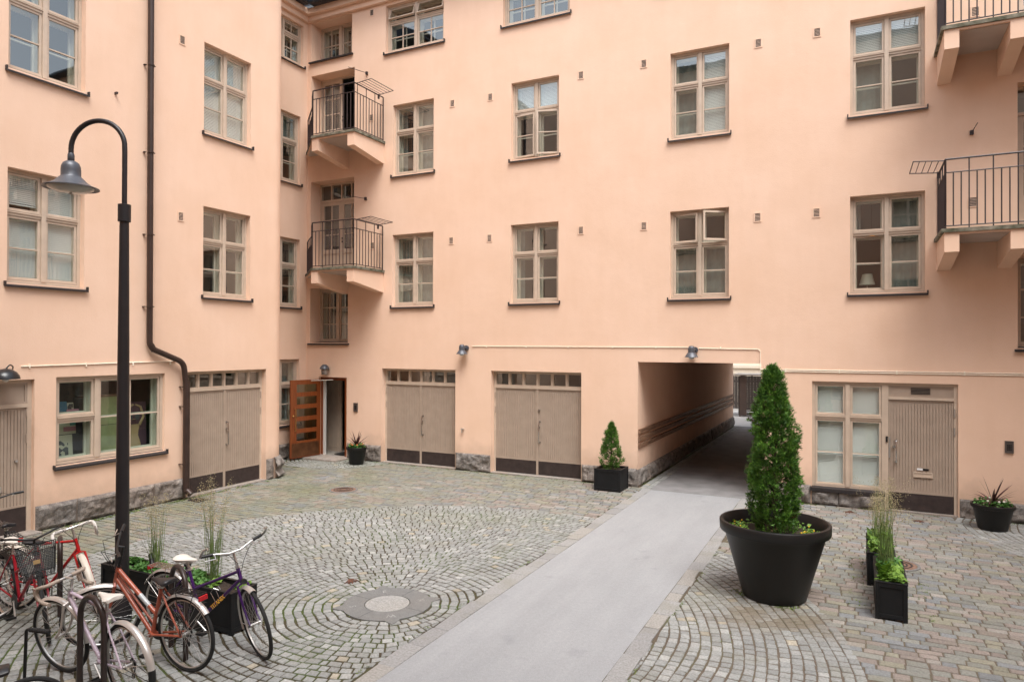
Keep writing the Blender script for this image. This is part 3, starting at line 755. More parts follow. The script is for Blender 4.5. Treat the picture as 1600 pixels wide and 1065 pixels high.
# the compass letters cut into the slate
for k, ch in enumerate('NESW'):
    a = R(42)+k*PI/2
    mt = Matrix.Translation((CX+.41*math.cos(a), CY+.41*math.sin(a), .0088)) @ Matrix.Rotation(a-PI/2, 4, 'Z')
    text_mesh('letter', ch, .11, GRANL, o, mt, .0008)
for (x, y, lab) in ((-10.04, 11.9, 'round rusty manhole cover in the setts in front of the wooden entry door'), (.52, 11.5, 'round rusty manhole cover beside the long black planter boxes')):
    o = thing('manhole', (x, y, 0), lab, 'manhole')
    c = B(); c.lathe((x, y, -.02), [(.27, 0), (.27, .028), (.26, .031)], 40, capt=True); build('cover', c, mat('rusty_iron', (.20, .12, .085), .8, var=.3, vscale=15, bump=.4) if x < 0 else bpy.data.materials['rusty_iron'], o)
    c = B()
    for r_ in (.08, .14, .20): c.lathe((x, y, .0), [(r_-.012, .010), (r_-.012, .016), (r_+.012, .016), (r_+.012, .010)], 32)
    build('relief', c, PLATE, o)
    c = B(); c.lathe((x, y, -.02), [(.272, 0), (.272, .03), (.31, .03), (.31, 0)], 40); build('rim', c, GRAND, o)
dr = B(); dr.box((-12.16, 9.62, -.02), (-11.82, 9.9, .006)); 
for i in range(6): dr.box((-12.14, 9.64+i*.043, .006), (-11.84, 9.662+i*.043, .014))
tag(build('drain_grate', dr, PLATE), 'small black drain grate in the setts under the brown downpipe', 'drain')

# ------------------------------------------------------------------ back wing
TOP = 12.62
back = thing('apartment_building', (-3.6, D, 0), 'long peach rendered wing with garage doors and a drive passage through it', 'building')
rows1, rows2, rows3 = (4.22, 6.14), (7.74, 9.64), (11.1, 12.39)
colsB = ((-11.2, -9.9), (-7.63, -6.36), (-3.69, -2.43), (-.11, 1.17))
holes = [(a, c, e, g_) for a, c in colsB for e, g_ in (rows1, rows2)]
holes += [(-11.46, -9.61, *rows3), (-7.87, -6.09, *rows3), (-3.99, -2.13, *rows3), (-.3, 1.5, *rows3)]
holes += [(-14.1, -12.72, 3.24, 4.80, .5), (-14.1, -12.52, 5.2, 7.86, .5), (-14.1, -12.52, 8.7, 10.92, .5), (-14.1, -12.62, 11.34, 12.44, .5)]
holes += [(2.61, 4.0, 3.15, 4.80, .4), (2.61, 4.1, 5.2, 7.95, .4), (2.61, 4.1, 8.7, 11.3, .4)]
holes += [(-13.77, -12.75, 0, 2.26, .2), (-11.54, -9.21, 0, 2.54), (-8.17, -5.77, 0, 2.54), (-4.41, -1.77, 0, 2.81, .01), (-.80, 1.70, 0, 2.47)]
wb = B(); wall_holes(wb, FB, XS, 7.0, 0, TOP, holes, .2); build('wall', wb, PLASTER, back, recalc=False)
# stone plinths between the openings
pl = [(-14.2, -13.79), (-12.72, -11.56), (-9.2, -8.18), (-5.76, -4.42), (-1.76, .50), (1.72, 7.0)]
for i, (a, c) in enumerate(pl):
    b = B(); z1 = (.43, .44, .43, .395, .37, .345)[i]
    if i == 4:
        rough_stone(b, FB, -1.76, -.82, 0, .37, .045, 31); rough_stone(b, FB, -.81, .50, 0, .28, .045, 32)
    else: rough_stone(b, FB, a, c, 0, z1, .045, 20+i)
    build('plinth', b, GRANITE, back, recalc=False)
Fp = lambda u, d, z: (-4.41-d, u, z)        # left wall of the passage
b = B(); rough_stone(b, Fp, D-.04, 28.7, 0, .38, .035, 50, bw=.8); build('plinth', b, GRANITE, back, recalc=False)
b = B(); wall_holes(b, Fp, D, 28.7, 0, 2.81, [], .1)
b.quad((-1.77, D, 0), (-1.77, 28.7, 0), (-1.77, 28.7, 2.81), (-1.77, D, 2.81)); b.quad((-4.41, D, 2.81), (-1.77, D, 2.81), (-1.77, 28.7, 2.81), (-4.41, 28.7, 2.81))
build('passage_wall', b, PLASTER, back, recalc=False)
for zz in (1.18, 1.02, .86):
    b = B(); b.box((D+.02, -.045, zz), (28.66, -.004, zz+.105), Fp); build('wall_rail', b, RAILW, back, bevel=.006)
# dark rooms behind the openings
b = B()
def room(b, F, u0, u1, z0, z1, d0, d1):
    b.quad((u0,d1,z0),(u1,d1,z0),(u1,d1,z1),(u0,d1,z1),F); b.quad((u0,d0,z0),(u0,d1,z0),(u0,d1,z1),(u0,d0,z1),F)
    b.quad((u1,d0,z0),(u1,d1,z0),(u1,d1,z1),(u1,d0,z1),F); b.quad((u0,d0,z1),(u1,d0,z1),(u1,d1,z1),(u0,d1,z1),F); b.quad((u0,d0,z0),(u1,d0,z0),(u1,d1,z0),(u0,d1,z0),F)
for a, c in ((-11.7, -9.1), (-8.3, -4.5), (-1.7, 6.9)): room(b, FB, a, c, .02, 2.85, .18, 3)
for z0, z1 in ((3.05, 6.5), (6.6, 10.6), (10.65, 12.6)):
    for a, c in ((-11.8, -8.5), (-8.4, -5.0), (-4.9, -1.2), (-1.1, 2.2)): room(b, FB, a, c, z0, z1, .19, 3)
for z0, z1 in ((3.05, 5.08), (5.12, 8.55), (8.6, 11.2), (11.24, 12.6)): room(b, FB, -14.19, -11.9, z0, z1, .56, 3); room(b, FB, 2.3, 6.9, z0, z1, .46, 3)
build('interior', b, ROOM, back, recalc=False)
# cross windows on the two main floors
bk = 'curtain'
W = dict(munt={0: (1, 2)}, rows=(.615,), dep=.11)
window(back, FB, *colsB[0], *rows2, back={None: 'sidecurtain', (1, 1): 'curtain', (1, 0): 'curtain'}, **W)
window(back, FB, *colsB[0], *rows1, back={None: 'curtain'}, **W)
window(back, FB, *colsB[1], *rows2, open_={(1, 0): ('R', 17), (0, 0): ('L', 6)}, back={None: 'dark', (0, 1): 'blind', (1, 1): 'blind'}, **W)
window(back, FB, *colsB[1], *rows1, back={None: 'sidecurtain'}, **W)
window(back, FB, *colsB[2], *rows2, back={None: 'curtain', (1, 0): 'blind', (1, 1): 'blind'}, **W)
window(back, FB, *colsB[2], *rows1, open_={(1, 1): ('R', 33), (0, 1): ('L', 8)}, back={None: 'curtain', (1, 1): 'dark', (0, 1): 'dark'}, **W)
window(back, FB, *colsB[3], *rows2, back={None: 'blind', (1, 0): 'dark', (0, 0): 'curtain'}, **W)
wd1 = window(back, FB, *colsB[3], *rows1, open_={(0, 0): ('L', -9)}, back={None: 'curtain', (0, 0): 'dark', (0, 1): 'sidecurtain'}, **W)
for i, (a, c) in enumerate(((-11.46, -9.61), (-7.87, -6.09), (-3.99, -2.13), (-.3, 1.5))):
    window(back, FB, a, c, *rows3, dep=.11, rows=(.66,), munt={0: (2, 2), 1: (1, 1)}, open_={(0, 1): ('TB', 18), (1, 1): ('TB', 16)} if i == 0 else {}, back='dark')
# deep set loggia openings in the corner and at the right end
FA = lambda u, d, z: FB(u, d+.40, z)
window(back, FA, -14.1, -12.72, 3.24, 4.80, dep=0, rows=(), munt={0: (2, 3)}, sill=False, mull=.09)
window(back, FA, -14.1, -12.62, 11.34, 12.44, dep=0, rows=(), munt={0: (2, 2)}, sill=False, mull=.09)
FR_ = lambda u, d, z: FB(u, d+.30, z)
window(back, FR_, 2.61, 4.0, 3.15, 4.80, dep=0, rows=(), munt={0: (2, 3)}, sill=False)
def deep_sill(F, u0, u1, z, d, parent=back):
    b = B(); b.add([(u0-.05,-.07,z-.07),(u1+.05,-.07,z-.07),(u1+.05,d,z-.02),(u0-.05,d,z-.02),(u0-.05,-.07,z-.03),(u1+.05,-.07,z-.03),(u1+.05,d,z+.03),(u0-.05,d,z+.03)],
        [(0,3,2,1),(4,5,6,7),(0,1,5,4),(1,2,6,5),(2,3,7,6),(3,0,4,7)], F)
    build('sill', b, SILL, parent)
deep_sill(FB, -14.1, -12.72, 3.24, .39); deep_sill(FB, -14.1, -12.62, 11.34, .39); deep_sill(FB, 2.61, 4.0, 3.15, .29)
def french_door(F, u0, u1, z0, z1, open_right=False, transom=True):
    fb = B(); t = .05; zt = z1-.5 if transom else z1-t
    ring(fb, F, u0, u1, z0, z1, t, 0, .08)
    if transom:
        fb.box((u0+t, -.01, zt-.03), (u1-t, .08, zt+.03), F)
        for i in range(1, 4): uu = u0+t+(u1-u0-2*t)*i/4; fb.box((uu-.02, .002, zt+.03), (uu+.02, .07, z1-t), F)
    o = build('balcony_door', fb, FRAME, back)
    um = (u0+u1)/2; top = zt-.034 if transom else z1-t-.004
    pb = B()
    if transom: pb.quad((u0+t, .03, zt+.03), (u1-t, .03, zt+.03), (u1-t, .03, z1-t), (u0+t, .03, z1-t), F)
    for k, (a, c) in enumerate(((u0+t+.003, um-.003), (um+.003, u1-t-.003))):
        G = F
        if k == 1 and open_right: G = hinge_map(F, c, .04, -R(80))
        lb = B(); s_ = .09; zg = z0+.75
        lb.box((a, .01, z0+.05), (a+s_, .055, top), G); lb.box((c-s_, .01, z0+.05), (c, .055, top), G)
        lb.box((a+s_, .01, z0+.05), (c-s_, .055, z0+.2), G); lb.box((a+s_, .01, top-.1), (c-s_, .055, top), G); lb.box((a+s_, .01, zg-.12), (c-s_, .055, zg), G)
        lb.box((a+s_, .025, z0+.2), (c-s_, .045, zg-.12), G); lb.box((a+s_-.01, .0, zg-.13), (c-s_+.01, .01, zg-.09), G)
        mid = (a+c)/2; lb.box((mid-.014, .014, zg), (mid+.014, .05, top-.1), G)
        for i in range(1, 3): z = zg+(top-.1-zg)*i/3; lb.box((a+s_, .016, z-.013), (c-s_, .048, z+.013), G)
        leaf = build('door_leaf', lb, FRAME, o)
        q = B(); q.quad((a+s_, .033, zg), (c-s_, .033, zg), (c-s_, .033, top-.1), (a+s_, .033, top-.1), G); build('pane', q, GLASS, o, recalc=False)
    if pb.v: build('pane', pb, GLASS, o, recalc=False)
    hb = B(); hb.ball(F(um+.05, -.02, z0+1.05), .022); hb.ball(F(um+.05, -.02, z0+.95), .02); build('knob', hb, PLATE, o, smooth=True)
french_door(FA, -14.1, -12.52, 5.2, 7.86)
french_door(FA, -14.1, -12.52, 8.7, 10.92, open_right=True, transom=False)
french_door(FR_, 2.61, 4.1, 5.2, 7.95); french_door(FR_, 2.61, 4.1, 8.7, 11.3)
# garages
garage_door(back, FB, -11.54, -9.21, 0, 2.54, hz=.80)
garage_door(back, FB, -8.17, -5.77, 0, 2.54, hz=.82, knob=True)
# shop front: window with four lights, boarded door, panel with grille above it
sw = window(back, FB, -.80, .50, .33, 2.47, dep=.05, rows=(.665,), munt={0: (1, 2)}, back='blind', sill=False, mull=.085)
b = B(); b.add([(-.83,-.07,.27),(.50,-.07,.27),(.50,.06,.30),(-.83,.06,.30),(-.83,-.07,.335),(.50,-.07,.335),(.50,.049,.36),(-.83,.049,.36)],[(0,3,2,1),(4,5,6,7),(0,1,5,4),(1,2,6,5),(2,3,7,6),(3,0,4,7)],FB)
build('sill', b, SILL, sw)
fb = B(); u0, u1 = .50, 1.70
fb.box((u0, .05, 0), (u0+.06, .15, 2.47), FB); fb.box((u1-.06, .05, 0), (u1, .15, 2.47), FB); fb.box((u0+.06, .05, 2.42), (u1-.06, .15, 2.47), FB)
fb.box((u0+.06, .036, 2.15), (u1-.06, .15, 2.20), FB)
sd = build('shop_door', fb, FRAME, back)
b = B(); ring(b, FB, u0+.06, u1-.06, 2.2, 2.42, .03, .06, .09); b.box((u0+.06, .075, 2.2), (u1-.06, .12, 2.42), FB); build('transom_panel', b, DOORP, sd)
b = B()
for i in range(5): b.box((.94, .064, 2.262+i*.026), (1.26, .076, 2.275+i*.026), FB)
build('grille', b, DARK, sd)
b = B(); planked(b, FB, u0+.064, u1-.064, .36, 2.145, .07, .05); build('door_leaf', b, DOORP, sd)
b = B(); b.box((u0+.064, .065, .03), (u1-.064, .12, .36), FB); build('kick_plate', b, PLATE, sd)
b = B(); pull_handle(b, FB, .69, .95, 1.35, .06, .09, .013); b.tube([FB(.655, .06, 1.24), FB(.655, .02, 1.24)], .025, 12); build('pull_handle', b, CHROME, sd, smooth=True)
b = B(); b.box((.565, .045, 1.02), (.59, .064, 1.42), FB); build('lock_plate', b, ALU, sd)
b = B(); b.box((.515, .03, 1.32), (.55, .05, 1.43), FB); build('card_reader', b, BLACK, sd)
b = B(); ring(b, FB, .98, 1.30, .68, .78, .02, .045, .066); b.box((1.0, .055, .70), (1.28, .066, .76), FB); build('letter_slot', b, FRAME, sd)
b = B(); b.box((1.04, .055, .815), (1.135, .067, .85), FB); build('name_plate', b, mat('white_sign', (.75, .75, .75), .4), sd)
b = B(); b.box((1.137, .055, .815), (1.235, .067, .85), FB); build('name_plate', b, BLACK, sd)
b = B()
for z in (1.5, 1.85): b.tube([FB(1.648, .042, z), FB(1.648, .042, z+.15)], .012, 8)
build('hinge', b, ALU, sd)
b = B(); b.box((u0, -.03, -.03), (u1, .16, .022), FB); build('threshold', b, STEP, sd)
# entry door: frame, leaf folded back against the corner, dark hall with an inner panelled door
fb = B(); fb.box((-13.77, .10, 0), (-13.70, .2, 2.26), FB); fb.box((-12.86, .06, 0), (-12.75, .2, 2.26), FB); fb.box((-13.70, .10, 2.17), (-12.86, .2, 2.26), FB)
en = build('entry_door', fb, VARN, back)
ha, hb_ = Vector((-13.71, D-.02)), Vector((-13.87, 14.20)); dv = (hb_-ha).normalized(); nv = Vector((-dv.y, dv.x))
FD = lambda u, d, z: (ha.x+dv.x*u-nv.x*d*-1, ha.y+dv.y*u+nv.y*d, z)
LW = (hb_-ha).length; b = B()
zs_ = [.06, .50]; g5 = []
for i in range(5): g5.append((.52+i*.335, .52+i*.335+.215))
b.box((0, 0, .06), (.13, .045, 2.2), FD); b.box((LW-.20, 0, .06), (LW, .045, 2.2), FD)
prev = .06
for e_, g_ in g5: b.box((.13, 0, prev), (LW-.20, .045, e_), FD); prev = g_
b.box((.13, 0, prev), (LW-.20, .045, 2.2), FD)
leaf = build('door_leaf', b, VARN, en)
b = B()
for e_, g_ in g5: b.quad((.13, .02, e_), (LW-.2, .02, e_), (LW-.2, .02, g_), (.13, .02, g_), FD)
build('pane', b, DGLASS, en, recalc=False)
nsgn = 1 if (FD(0, 1, 0)[0] > FD(0, 0, 0)[0]) else -1
b = B(); f0, f1 = (.045, .052) if nsgn > 0 else (-.007, 0)
b.box((.05, f0, .09), (LW-.04, f1, .46), FD); build('kick_plate', b, mat('copper_plate', (.17, .075, .035), .35, metal=.6, var=.3, vscale=6), en)
b = B(); d0 = .045 if nsgn > 0 else 0; dd_ = .055*nsgn
b.tube([FD(LW-.13, d0, .80), FD(LW-.13, d0+dd_, .80), FD(LW-.13, d0+dd_, 1.42), FD(LW-.13, d0, 1.42)], .010, 8)
b.ball(FD(LW-.07, d0+.03*nsgn, 1.22), .025); build('pull_handle', b, BRASS, en, smooth=True)
b = B(); b.tube([FD(.35, d0+.02*nsgn, 2.17), (-13.25, D+.02, 2.19)], .010, 8); build('door_closer', b, FRAMEL, en)
b = B(); room(b, FB, -15.6, -12.6, .02, 2.6, .2, 3.2); build('hall', b, mat('hall_wall', (.30, .27, .23), .9), en, recalc=False)
b = B(); b.box((-13.72, .12, .02), (-13.62, .16, 2.2), FB); build('jamb', b, mat('white_paint', (.62, .60, .56), .5), en)
b = B(); Fi = lambda u, d, z: (u, D+.95+(u+14.6)*-.15+d, z)
b.box((-14.6, 0, .02), (-13.62, .05, 2.15), Fi)
for e_, g_ in ((.15, .75), (.82, 1.2), (1.28, 2.05)):
    for (ua, uc) in ((-14.5, -14.15), (-14.08, -13.75)): ring(b, Fi, ua, uc, e_, g_, .02, -.012, 0)
build('inner_door', b, FRAME, en)
b = B(); b.box((-14.0, -.62, -.03), (-12.62, .12, .045), FB); build('doorstep', b, STEP, back, bevel=.01)
b = B(); b.box((-13.4, .25, .045), (-12.7, .9, .06), FB); build('doormat', b, RUBBER, en)
# vents, conduit, tap, entry phones, hooks
for u, z in ((-9.33, 9.41), (-8.22, 9.40), (-5.8, 9.53), (-4.29, 9.53), (-1.84, 9.52), (-.71, 9.52), (-9.35, 5.87), (-8.23, 5.86), (-5.79, 5.88), (-4.28, 5.87), (-1.85, 5.87), (-.72, 5.87), (1.97, 9.37), (1.93, 5.85), (-11.93, 12.31), (-11.93, 9.42), (-11.88, 5.9)):
    vent(back, FB, u, z)
b = B(); Z0 = 3.15
b.tube([FB(-8.72, -.012, Z0), FB(-3.25, -.012, Z0-.012)], .009, 6); b.tube([FB(-3.05, -.012, Z0-.03), FB(-1.84, -.012, Z0-.045), FB(-1.79, -.012, Z0-.09), FB(-1.79, -.012, 2.68)], .009, 6)
b.tube([FB(-1.79, -.012, 2.69), FB(7.0, -.012, 2.69)], .011, 6); b.tube([FB(-1.55, -.012, 2.655), FB(7.0, -.012, 2.655)], .011, 6)
for u in (-8.3, -7.2, -6.1, -5, -4, -2.6): b.box((u-.012, -.024, Z0-.03), (u+.012, .003, Z0+.005), FB)
for u in (-1.3, -.3, .7, 1.8, 2.8): b.box((u-.012, -.026, 2.635), (u+.012, .003, 2.71), FB)
build('conduit', b, CREAM, back, smooth=False)
b = B(); b.tube([FB(-8.97, 0, 1.04), FB(-8.97, -.07, 1.04)], .028, 12); b.tube([FB(-8.97, -.06, 1.04), FB(-8.97, -.075, .96)], .014, 8); b.box((-9.0, -.085, 1.03), (-8.94, -.07, 1.05), FB)
build('garden_tap', b, ALU, back, smooth=True)
for u, z, w_, h_ in ((-12.42, 1.45, .14, .24), (2.48, 1.36, .13, .22)):
    b = B(); ring(b, FB, u-w_/2, u+w_/2, z-h_/2, z+h_/2, .018, -.03, .003); b.box((u-w_/2+.018, -.02, z-h_/2+.018), (u+w_/2-.018, .003, z+h_/2-.018), FB)
    o = build('entry_phone', b, mat('grey_metal', (.16, .145, .135), .4, metal=.7) if u < 0 else bpy.data.materials['grey_metal'], back)
    b = B()
    for i in range(3):
        for j in range(4): b.box((u-.033+i*.024, -.026, z-.06+j*.028), (u-.015+i*.024, -.02, z-.04+j*.028), FB)
    build('keypad', b, BLACK, o)
for u, z, dx, dz in ((-12.08, 10.66, -.32, .28), (-12.10, 7.20, -.35, .16), (1.91, 7.13, .04, .2)):
    b = B(); b.box((u-.03, -.05, z-.04), (u+.03, .003, z+.04), FB); b.tube([FB(u, -.04, z), FB(u+dx, -.42, z+dz*.3)], .008, 6); build('bracket', b, RAIL, back)
# eaves
b = B(); b.box((XS, D-.10, 12.47), (7.0, D, 12.62)); b.box((XS, D-.22, 12.62), (7.0, D+.1, 12.78)); build('cornice', b, PLASTER, back)
b = B(); b.tube([(XS+.42, D-.42, 12.84), (7.0, D-.42, 12.84)], .07, 10); b.box((XS+.42, D-.36, 12.785), (7.0, D+.3, 12.86)); build('gutter', b, GUTTER, back)
b = B(); b.add([(XS-2.5, D-.3, 12.87), (7, D-.3, 12.87), (7, D+6, 15.4), (XS-2.5, D+6, 15.4), (XS-2.5, D-.3, 12.80), (7, D-.3, 12.80), (7, D+6, 15.3), (XS-2.5, D+6, 15.3)], [(0,1,2,3),(4,7,6,5),(0,4,5,1),(1,5,6,2),(2,6,7,3),(3,7,4,0)]); build('roof', b, GUTTER, back)
b = B(); b.quad((-14.2, D+13.5, 2.81), (7, D+13.5, 2.81), (7, D+13.5, 12.8), (-14.2, D+13.5, 12.8)); b.quad((-14.2, D+13.5, 0), (-4.41, D+13.5, 0), (-4.41, D+13.5, 2.81), (-14.2, D+13.5, 2.81)); b.quad((-1.77, D+13.5, 0), (7, D+13.5, 0), (7, D+13.5, 2.81), (-1.77, D+13.5, 2.81)); build('rear_wall', b, PLASTER, back, recalc=False)

# balconies: slab, two cranked brackets, railing, clothes rack
def balcony(poly, z, beams, rail_lines, rack, low=None):
    sb = B(); n = len(poly)
    sb.add([(x, y, z-.10) for x, y in poly]+[(x, y, z-.008) for x, y in poly], [tuple(range(n)), tuple(range(2*n-1, n-1, -1))]+[(i, (i+1) % n, n+(i+1) % n, n+i) for i in range(n)])
    bal = build('balcony', sb, PLASTER, back)
    cx = sum(p[0] for p in poly)/n; cy = sum(p[1] for p in poly)/n
    eb = B(); pp = [(cx+(x-cx)*1.03, min(D-.001, cy+(y-cy)*(1.05 if y < D-.1 else 1))) for x, y in poly]
    eb.add([(x, y, z-.065) for x, y in pp]+[(x, y, z) for x, y in pp], [tuple(range(n)), tuple(range(2*n-1, n-1, -1))]+[(i, (i+1) % n, n+(i+1) % n, n+i) for i in range(n)])
    build('slab_edge', eb, mat('mossy_slab', (.20, .18, .14), .95, var=.5, vscale=7, bump=.5, var2=(.035, .040, .015)) if 'mossy_slab' not in bpy.data.materials else bpy.data.materials['mossy_slab'], bal)
    so_ = B(); pq = [(cx+(x-cx)*.9, cy+(y-cy)*.9) for x, y in poly]
    so_.add([(x, y, z-.115) for x, y in pq]+[(x, y, z-.101) for x, y in pq], [tuple(range(n)), tuple(range(2*n-1, n-1, -1))]+[(i, (i+1) % n, n+(i+1) % n, n+i) for i in range(n)])
    build('soffit', so_, GREYCEIL, bal)
    for (xa, xb, y0) in beams:
        bb = B(); z1 = z-.10
        pr = [(y0, z1), (y0, z1-.30), (D, z1-.50), (D, z1)]
        bb.add([(xa, y, zz) for y, zz in pr]+[(xb, y, zz) for y, zz in pr], [(0,1,2,3),(7,6,5,4),(0,4,5,1),(1,5,6,2),(2,6,7,3),(3,7,4,0)])
        build('beam', bb, PLASTER, bal)
    rb = B(); bars = B()
    for line, H_ in rail_lines:
        for i in range(len(line)-1):
            p, q = Vector((*line[i], 0)), Vector((*line[i+1], 0)); L = (q-p).length; dr_ = (q-p).normalized()
            for zz, r_ in ((H_, .017), (H_-.23, .011), (.05, .011)):
                rb.tube([p+Vector((0,0,z+zz)), q+Vector((0,0,z+zz))], r_, 6)
            k = max(1, round(L/.115))
            for j in range(k+1):
                c = p+(q-p)*j/k; post = j in (0, k) or j % 3 == 0
                rb.tube([c+Vector((0,0,z-(.10 if j % 3 == 0 else -.05))), c+Vector((0,0,z+(H_ if post else H_-.23)))], .015 if j in (0, k) else .0115, 6)
    build('railing', rb, RAIL, bal)
    x0, y0, x1, y1, zr = rack
    kb = B(); kb.tube([(x0, y0, zr), (x1, y0, zr+.04), (x1, y1, zr+.04), (x0, y1, zr)], .010, 6)
    for i in range(1, 5): x = x0+(x1-x0)*i/5; kb.tube([(x, y0, zr+.04*i/5), (x, y1, zr+.04*i/5)], .007, 6)
    kb.box((min(x0, x0+.04*(1 if x1 > x0 else -1)), y1-.02, zr-.1), (max(x0, x0+.04*(1 if x1 > x0 else -1)), y1+.02, zr+.02))
    build('clothes_rack', kb, RAIL, bal)
    return bal
for z in (5.2, 8.7):
    balcony([(-11.5, D), (-11.5, 13.98), (-12.92, 13.98), (-13.28, 14.34), (-14.18, 15.12), (-14.18, D)], z,
            [(-11.72, -11.50, 13.98), (-12.92, -12.70, 13.98)],
            [([(-11.52, D-.02), (-11.52, 14.0), (-12.9, 14.0), (-13.26, 14.36)], 1.2), ([(-13.26, 14.36), (-14.12, 15.12)], .92)],
            (-11.52, 14.05, -11.02, 14.98, z+1.19))
    balcony([(1.36, D), (1.36, 13.98), (4.6, 13.98), (4.6, D)], z, [(1.36, 1.58, 13.98), (2.30, 2.52, 13.98), (4.3, 4.52, 13.98)],
            [([(1.38, D-.02), (1.38, 14.0), (4.58, 14.0), (4.58, D-.02)], 1.2)], (1.38, 14.05, .90, 14.98, z+1.19))

# ------------------------------------------------------------------ left wing
left = thing('apartment_building', (XL-2, 5, 0), 'peach rendered wing on the left with a shop window and a brown downpipe', 'building')
hl = [(6.4, 7.66, 4.17, 6.06), (6.4, 7.66, 7.68, 9.62), (10.18, 11.45, 4.2, 6.11), (10.18, 11.45, 7.68, 9.60), (7.19, 9.29, 1.05, 2.59), (9.81, 11.95, 0, 2.60), (5.5, 6.84, 0, 2.57), (2.6, 3.9, 4.17, 6.06), (2.6, 3.9, 7.68, 9.62)]
RC = .42; YE = 12.61
b = B(); wall_holes(b, FL, -3, YE-RC, 0, TOP, hl, .2)
pts = [(XL-RC+RC*math.cos(t), YE-RC+RC*math.sin(t)) for t in [PI/2*i/10 for i in range(11)]]
vs = []; 
for x, y in pts+[(XS, YE)]: vs += [(x, y, 0), (x, y, TOP)]
b.add(vs, [(2*i, 2*i+2, 2*i+3, 2*i+1) for i in range(len(pts))]); build('wall', b, PLASTER, left, recalc=False)
hs_ = [(13.68, 14.95, .95, 2.77), (13.68, 14.95, 4.25, 6.17), (13.68, 14.95, 7.75, 9.69), (13.68, 15.05, 11.16, 12.33)]
b = B(); wall_holes(b, FS, YE, D, 0, TOP, hs_, .16); build('wall', b, PLASTER, left, recalc=False)
# plinths
for i, (a, c, z1) in enumerate(((6.86, 9.79, .42), (11.96, YE-RC, .48), (-3, 5.48, .42))):
    b = B(); rough_stone(b, FL, a, c, 0, z1, .05, 60+i, bw=.75); build('plinth', b, GRANITE, left, recalc=False)
# the rounded corner stone
b = B(); nz, na = 16, 22; vs = []
for i in range(na+1):
    t = PI*.62*i/na-.12*0
    for j in range(nz+1):
        zz = .50*j/nz; e = min(j/nz, 1-j/nz)*.5
        ed = min(1, min(e, .5)/.06)
        r_ = RC+.02+(.07+noise.noise(Vector((t*3, zz*6, 3)))*.07+.03*math.sin(zz*25))*ed**.6
        vs.append((XL-RC+r_*math.cos(t), YE-RC+r_*math.sin(t), zz))
b.add(vs, [(i*(nz+1)+j, (i+1)*(nz+1)+j, (i+1)*(nz+1)+j+1, i*(nz+1)+j+1) for i in range(na) for j in range(nz)])
o_ = len(b.v); b.add([(XL-RC, YE-RC, .5)]+[vs[i*(nz+1)+nz] for i in range(na+1)], [(0, i+1, i+2) for i in range(na)])
build('corner_stone', b, GRANITE, left, recalc=False)
b = B(); rough_stone(b, FS, YE, D, 0, .42, .05, 77); build('plinth', b, GRANITE, left, recalc=False)
b = B()
for z0, z1 in ((3.05, 6.5), (6.6, 10.1)):
    for a, c in ((2, 5), (5.1, 8.9), (9, 12.3)): room(b, FL, a, c, z0, z1, .19, 1.75)
room(b, FL, 9.6, 12.2, .02, 2.9, .19, 1.75); room(b, FL, 6.95, 9.5, .5, 2.9, .19, 1.4); room(b, FL, 5.4, 6.9, .02, 2.9, .19, 1.4)
for z0, z1 in ((.1, 3.0), (3.05, 6.5), (6.6, 10.5), (10.6, 12.6)): room(b, FS, 12.5, D-.02, z0, z1, .15, 2)
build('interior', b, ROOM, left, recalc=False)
WL = dict(munt={0: (1, 2)}, rows=(.615,), dep=.12)
window(left, FL, 6.4, 7.66, 4.17, 6.06, back={None: 'blind', (0, 1): 'halfblind'}, **WL)
window(left, FL, 6.4, 7.66, 7.68, 9.62, back='dark', **WL)
window(left, FL, 10.18, 11.45, 4.2, 6.11, back={None: 'dark', (0, 1): 'sidecurtain'}, **WL)
window(left, FL, 10.18, 11.45, 7.68, 9.60, back='blind', **WL)
window(left, FL, 2.6, 3.9, 4.17, 6.06, back='dark', **WL); window(left, FL, 2.6, 3.9, 7.68, 9.62, back='dark', **WL)
window(left, FL, 7.19, 9.29, 1.05, 2.59, dep=.06, split=(.36,), rows=((.52,), ()), munt=None, grid={(1, 0): (2, 2)}, back='dark', mull=.09, glass=SGLASS)
window(left, FS, 13.68, 14.95, .95, 2.77, dep=.1, rows=(.60,), munt={0: (1, 2)}, back='curtain')
window(left, FS, 13.68, 14.95, 4.25, 6.17, dep=.1, rows=(.60,), munt={0: (1, 2)}, back='dark')
window(left, FS, 13.68, 14.95, 7.75, 9.69, dep=.1, rows=(.60,), munt={0: (1, 2)}, back={None: 'dark', (1, 1): 'curtain'})
window(left, FS, 13.68, 15.05, 11.16, 12.33, dep=.1, rows=(.66,), munt={0: (2, 2), 1: (2, 1)}, back='dark')
garage_door(left, FL, 9.81, 11.95, 0, 2.60, dep=.14, hz=.95)
# boarded side door at the picture's edge
fb = B(); fb.box((5.5, .08, 0), (5.57, .17, 2.57), FL); fb.box((6.77, .08, 0), (6.84, .17, 2.57), FL); fb.box((5.57, .08, 2.51), (6.77, .17, 2.57), FL); fb.box((5.57, .07, 2.10), (6.77, .17, 2.16), FL)
ld = build('boarded_door', fb, FRAME, left)
b = B(); ring(b, FL, 5.57, 6.77, 2.16, 2.51, .035, .09, .12); b.box((5.57, .11, 2.16), (6.77, .15, 2.51), FL); build('transom_panel', b, DOORP, ld)
b = B(); planked(b, FL, 5.575, 6.765, .44, 2.095, .10, .05); build('door_leaf', b, DOORP, ld)
b = B(); b.box((5.575, .095, .03), (6.765, .14, .44), FL); build('kick_plate', b, PLATE, ld)
b = B(); b.box((5.95, .075, .74), (6.38, .096, .83), FL); build('letter_slot', b, ALU, ld)
b = B(); b.box((5.90, .085, .87), (6.22, .098, .93), FL); build('name_plate', b, mat('red_sign', (.45, .02, .03), .4), ld)
